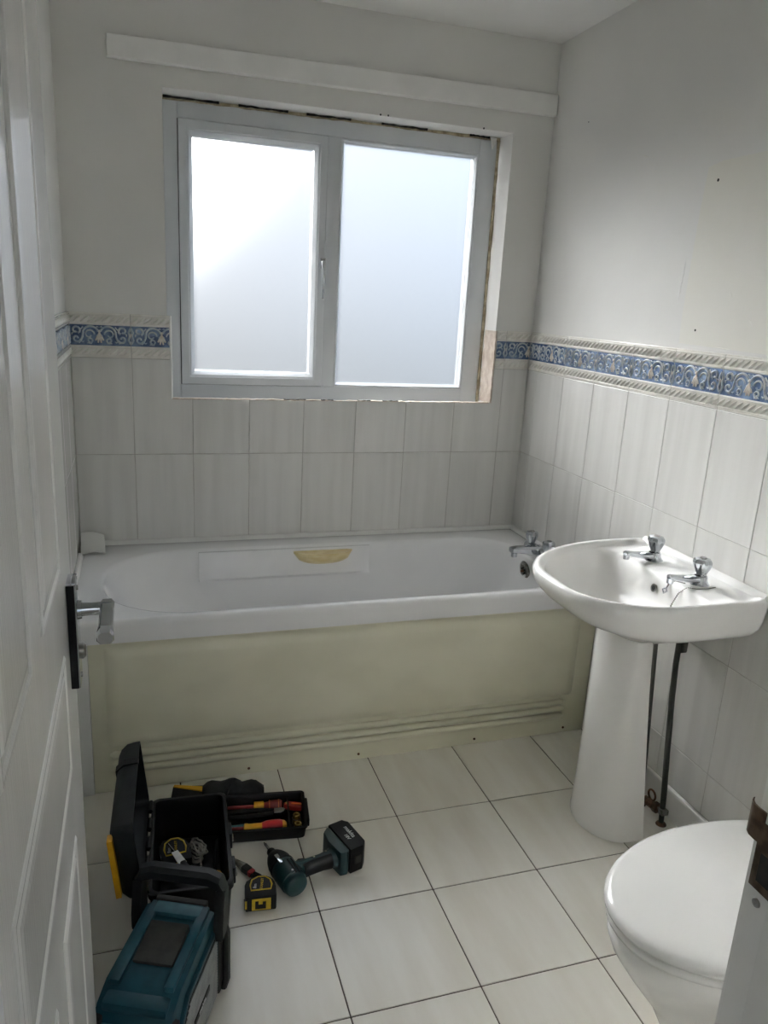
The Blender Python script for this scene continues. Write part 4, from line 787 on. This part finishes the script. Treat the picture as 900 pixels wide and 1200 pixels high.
# job-site radio
ra = thing('jobsite_radio', 'teal and black jobsite radio with carrying handle beside the open door', 'radio', (0.217, -1.522, 0), -0.42)
part('body', B().prism([(-0.128, 0.018), (-0.120, 0.008), (0.120, 0.008), (0.128, 0.018), (0.128, 0.185), (0.112, 0.212), (-0.075, 0.212), (-0.115, 0.196), (-0.128, 0.172)], -0.074, 0.074, T(0, 0, 0) @ Matrix(((0, 0, 1, 0), (1, 0, 0, 0), (0, 1, 0, 0), (0, 0, 0, 1))), bev=0.008, seg=2), 'teal', ra, 40)
for x in (-0.052, 0.052): part('top_rail', B().box(x-0.010, x+0.010, -0.085, 0.115, 0.205, 0.221, 0.005), 'teal', ra)
part('top_ridge', B().box(-0.05, 0.05, 0.082, 0.115, 0.205, 0.222, 0.005), 'teal_dusty', ra); part('back_lip', B().box(-0.055, 0.055, 0.113, 0.126, 0.200, 0.226, 0.004), 'dusty_black', ra)
part('battery_cover', B().box(-0.040, 0.040, -0.035, 0.058, 0.2, 0.2235, 0.005, M=T(0, 0.012, 0.213) @ RX(0.10) @ T(0, -0.012, -0.213)), 'dusty_black', ra)
part('front_ledge', B().box(-0.062, 0.062, -0.122, -0.088, 0.185, 0.207, 0.008), 'teal', ra)
hb = part('handle', B().loft([[(x, y_, z_) for y_, z_ in ((cy2-w, cz2-h2), (cy2-w, cz2+h2*0.4), (cy2-w*0.5, cz2+h2), (cy2+w*0.5, cz2+h2), (cy2+w, cz2+h2*0.4), (cy2+w, cz2-h2))] for x, cy2, cz2, w, h2 in ((-0.098, 0.115, 0.262, 0.013, 0.010), (-0.085, 0.118, 0.284, 0.016, 0.013), (-0.06, 0.12, 0.292, 0.016, 0.013), (0.06, 0.12, 0.292, 0.016, 0.013), (0.085, 0.118, 0.284, 0.016, 0.013), (0.098, 0.115, 0.262, 0.013, 0.010))]), 'plastic_charcoal', ra, 40)
for s in (-1, 1):
    part('handle_arm', B().prism([(0.098, 0.275), (0.130, 0.272), (0.128, 0.19), (0.112, 0.165), (0.085, 0.165), (0.088, 0.2)], -0.010, 0.010, T(s*0.088, 0, 0) @ Matrix(((0, 0, 1, 0), (1, 0, 0, 0), (0, 1, 0, 0), (0, 0, 0, 1))), bev=0.003), 'rubber_black', ra, 40)
    for y in (-0.122, 0.122): part('corner_guard', B().box(s*0.070-0.014, s*0.070+0.014, y-0.014, y+0.014, 0.0, 0.182 if y < 0 else 0.165, 0.007), 'dusty_black', ra)
    sg = part('speaker_surround', B().prism([(-0.105, 0.030), (-0.090, 0.012), (0.095, 0.012), (0.106, 0.03), (0.106, 0.165), (0.09, 0.182), (-0.060, 0.182), (-0.105, 0.14)], 0.0, 0.010, T(s*0.072, 0, 0) @ Matrix(((0, 0, s, 0), (1, 0, 0, 0), (0, 1, 0, 0), (0, 0, 0, 1))), bev=0.002), 'teal', ra, 40)
    gp = part('grille', B().prism([(-0.094, 0.036), (-0.084, 0.022), (0.088, 0.022), (0.095, 0.03), (0.095, 0.16), (0.084, 0.170), (-0.055, 0.170), (-0.094, 0.135)], 0.0095, 0.0115, T(s*0.072, 0, 0) @ Matrix(((0, 0, s, 0), (1, 0, 0, 0), (0, 1, 0, 0), (0, 0, 0, 1)))), 'rubber_black', sg, 0)
    for k in range(20):
        z = 0.027+0.0071*k; y0 = -0.092 if z < 0.135 else -0.092+(z-0.135)*1.1; y0 = y0 if z > 0.034 else -0.084
        part('grille_bar', B().box(s*0.0836-0.0012, s*0.0836+0.0012, y0, 0.092 if z < 0.16 else 0.085, z-0.0018, z+0.0018), 'grille', gp, 0)
    part('side_guard', B().tube([(s*0.086, 0.125, 0.005), (s*0.092, 0.128, 0.03), (s*0.092, 0.128, 0.15), (s*0.088, 0.122, 0.178)], [0.008, 0.009, 0.009, 0.008], 8), 'plastic_black', ra)
part('name_badge', B().box(0.0845, 0.0865, -0.045, 0.04, 0.088, 0.102, 0.0005), 'plastic_black', ra); text_part('lettering', 'makita', 0.014, 'white_print', ra, T(0.0866, -0.002, 0.095) @ RZ(PI/2) @ RX(PI/2))
fp = part('front_face', B().box(-0.054, 0.054, -0.133, -0.126, 0.03, 0.165, 0.003), 'teal', ra)
part('front_bar', B().box(-0.058, 0.058, -0.138, -0.128, 0.148, 0.172, 0.005), 'teal_dusty', fp)
text_part('lettering', 'makita', 0.030, 'white_print', fp, T(-0.008, -0.1334, 0.115) @ RX(PI/2))
for x in (-0.05, 0.05):
    for y in (-0.1, 0.1): part('foot', B().cyl((x, y, 0.0), (x, y, 0.012), 0.011, n=12), 'rubber_black', ra)
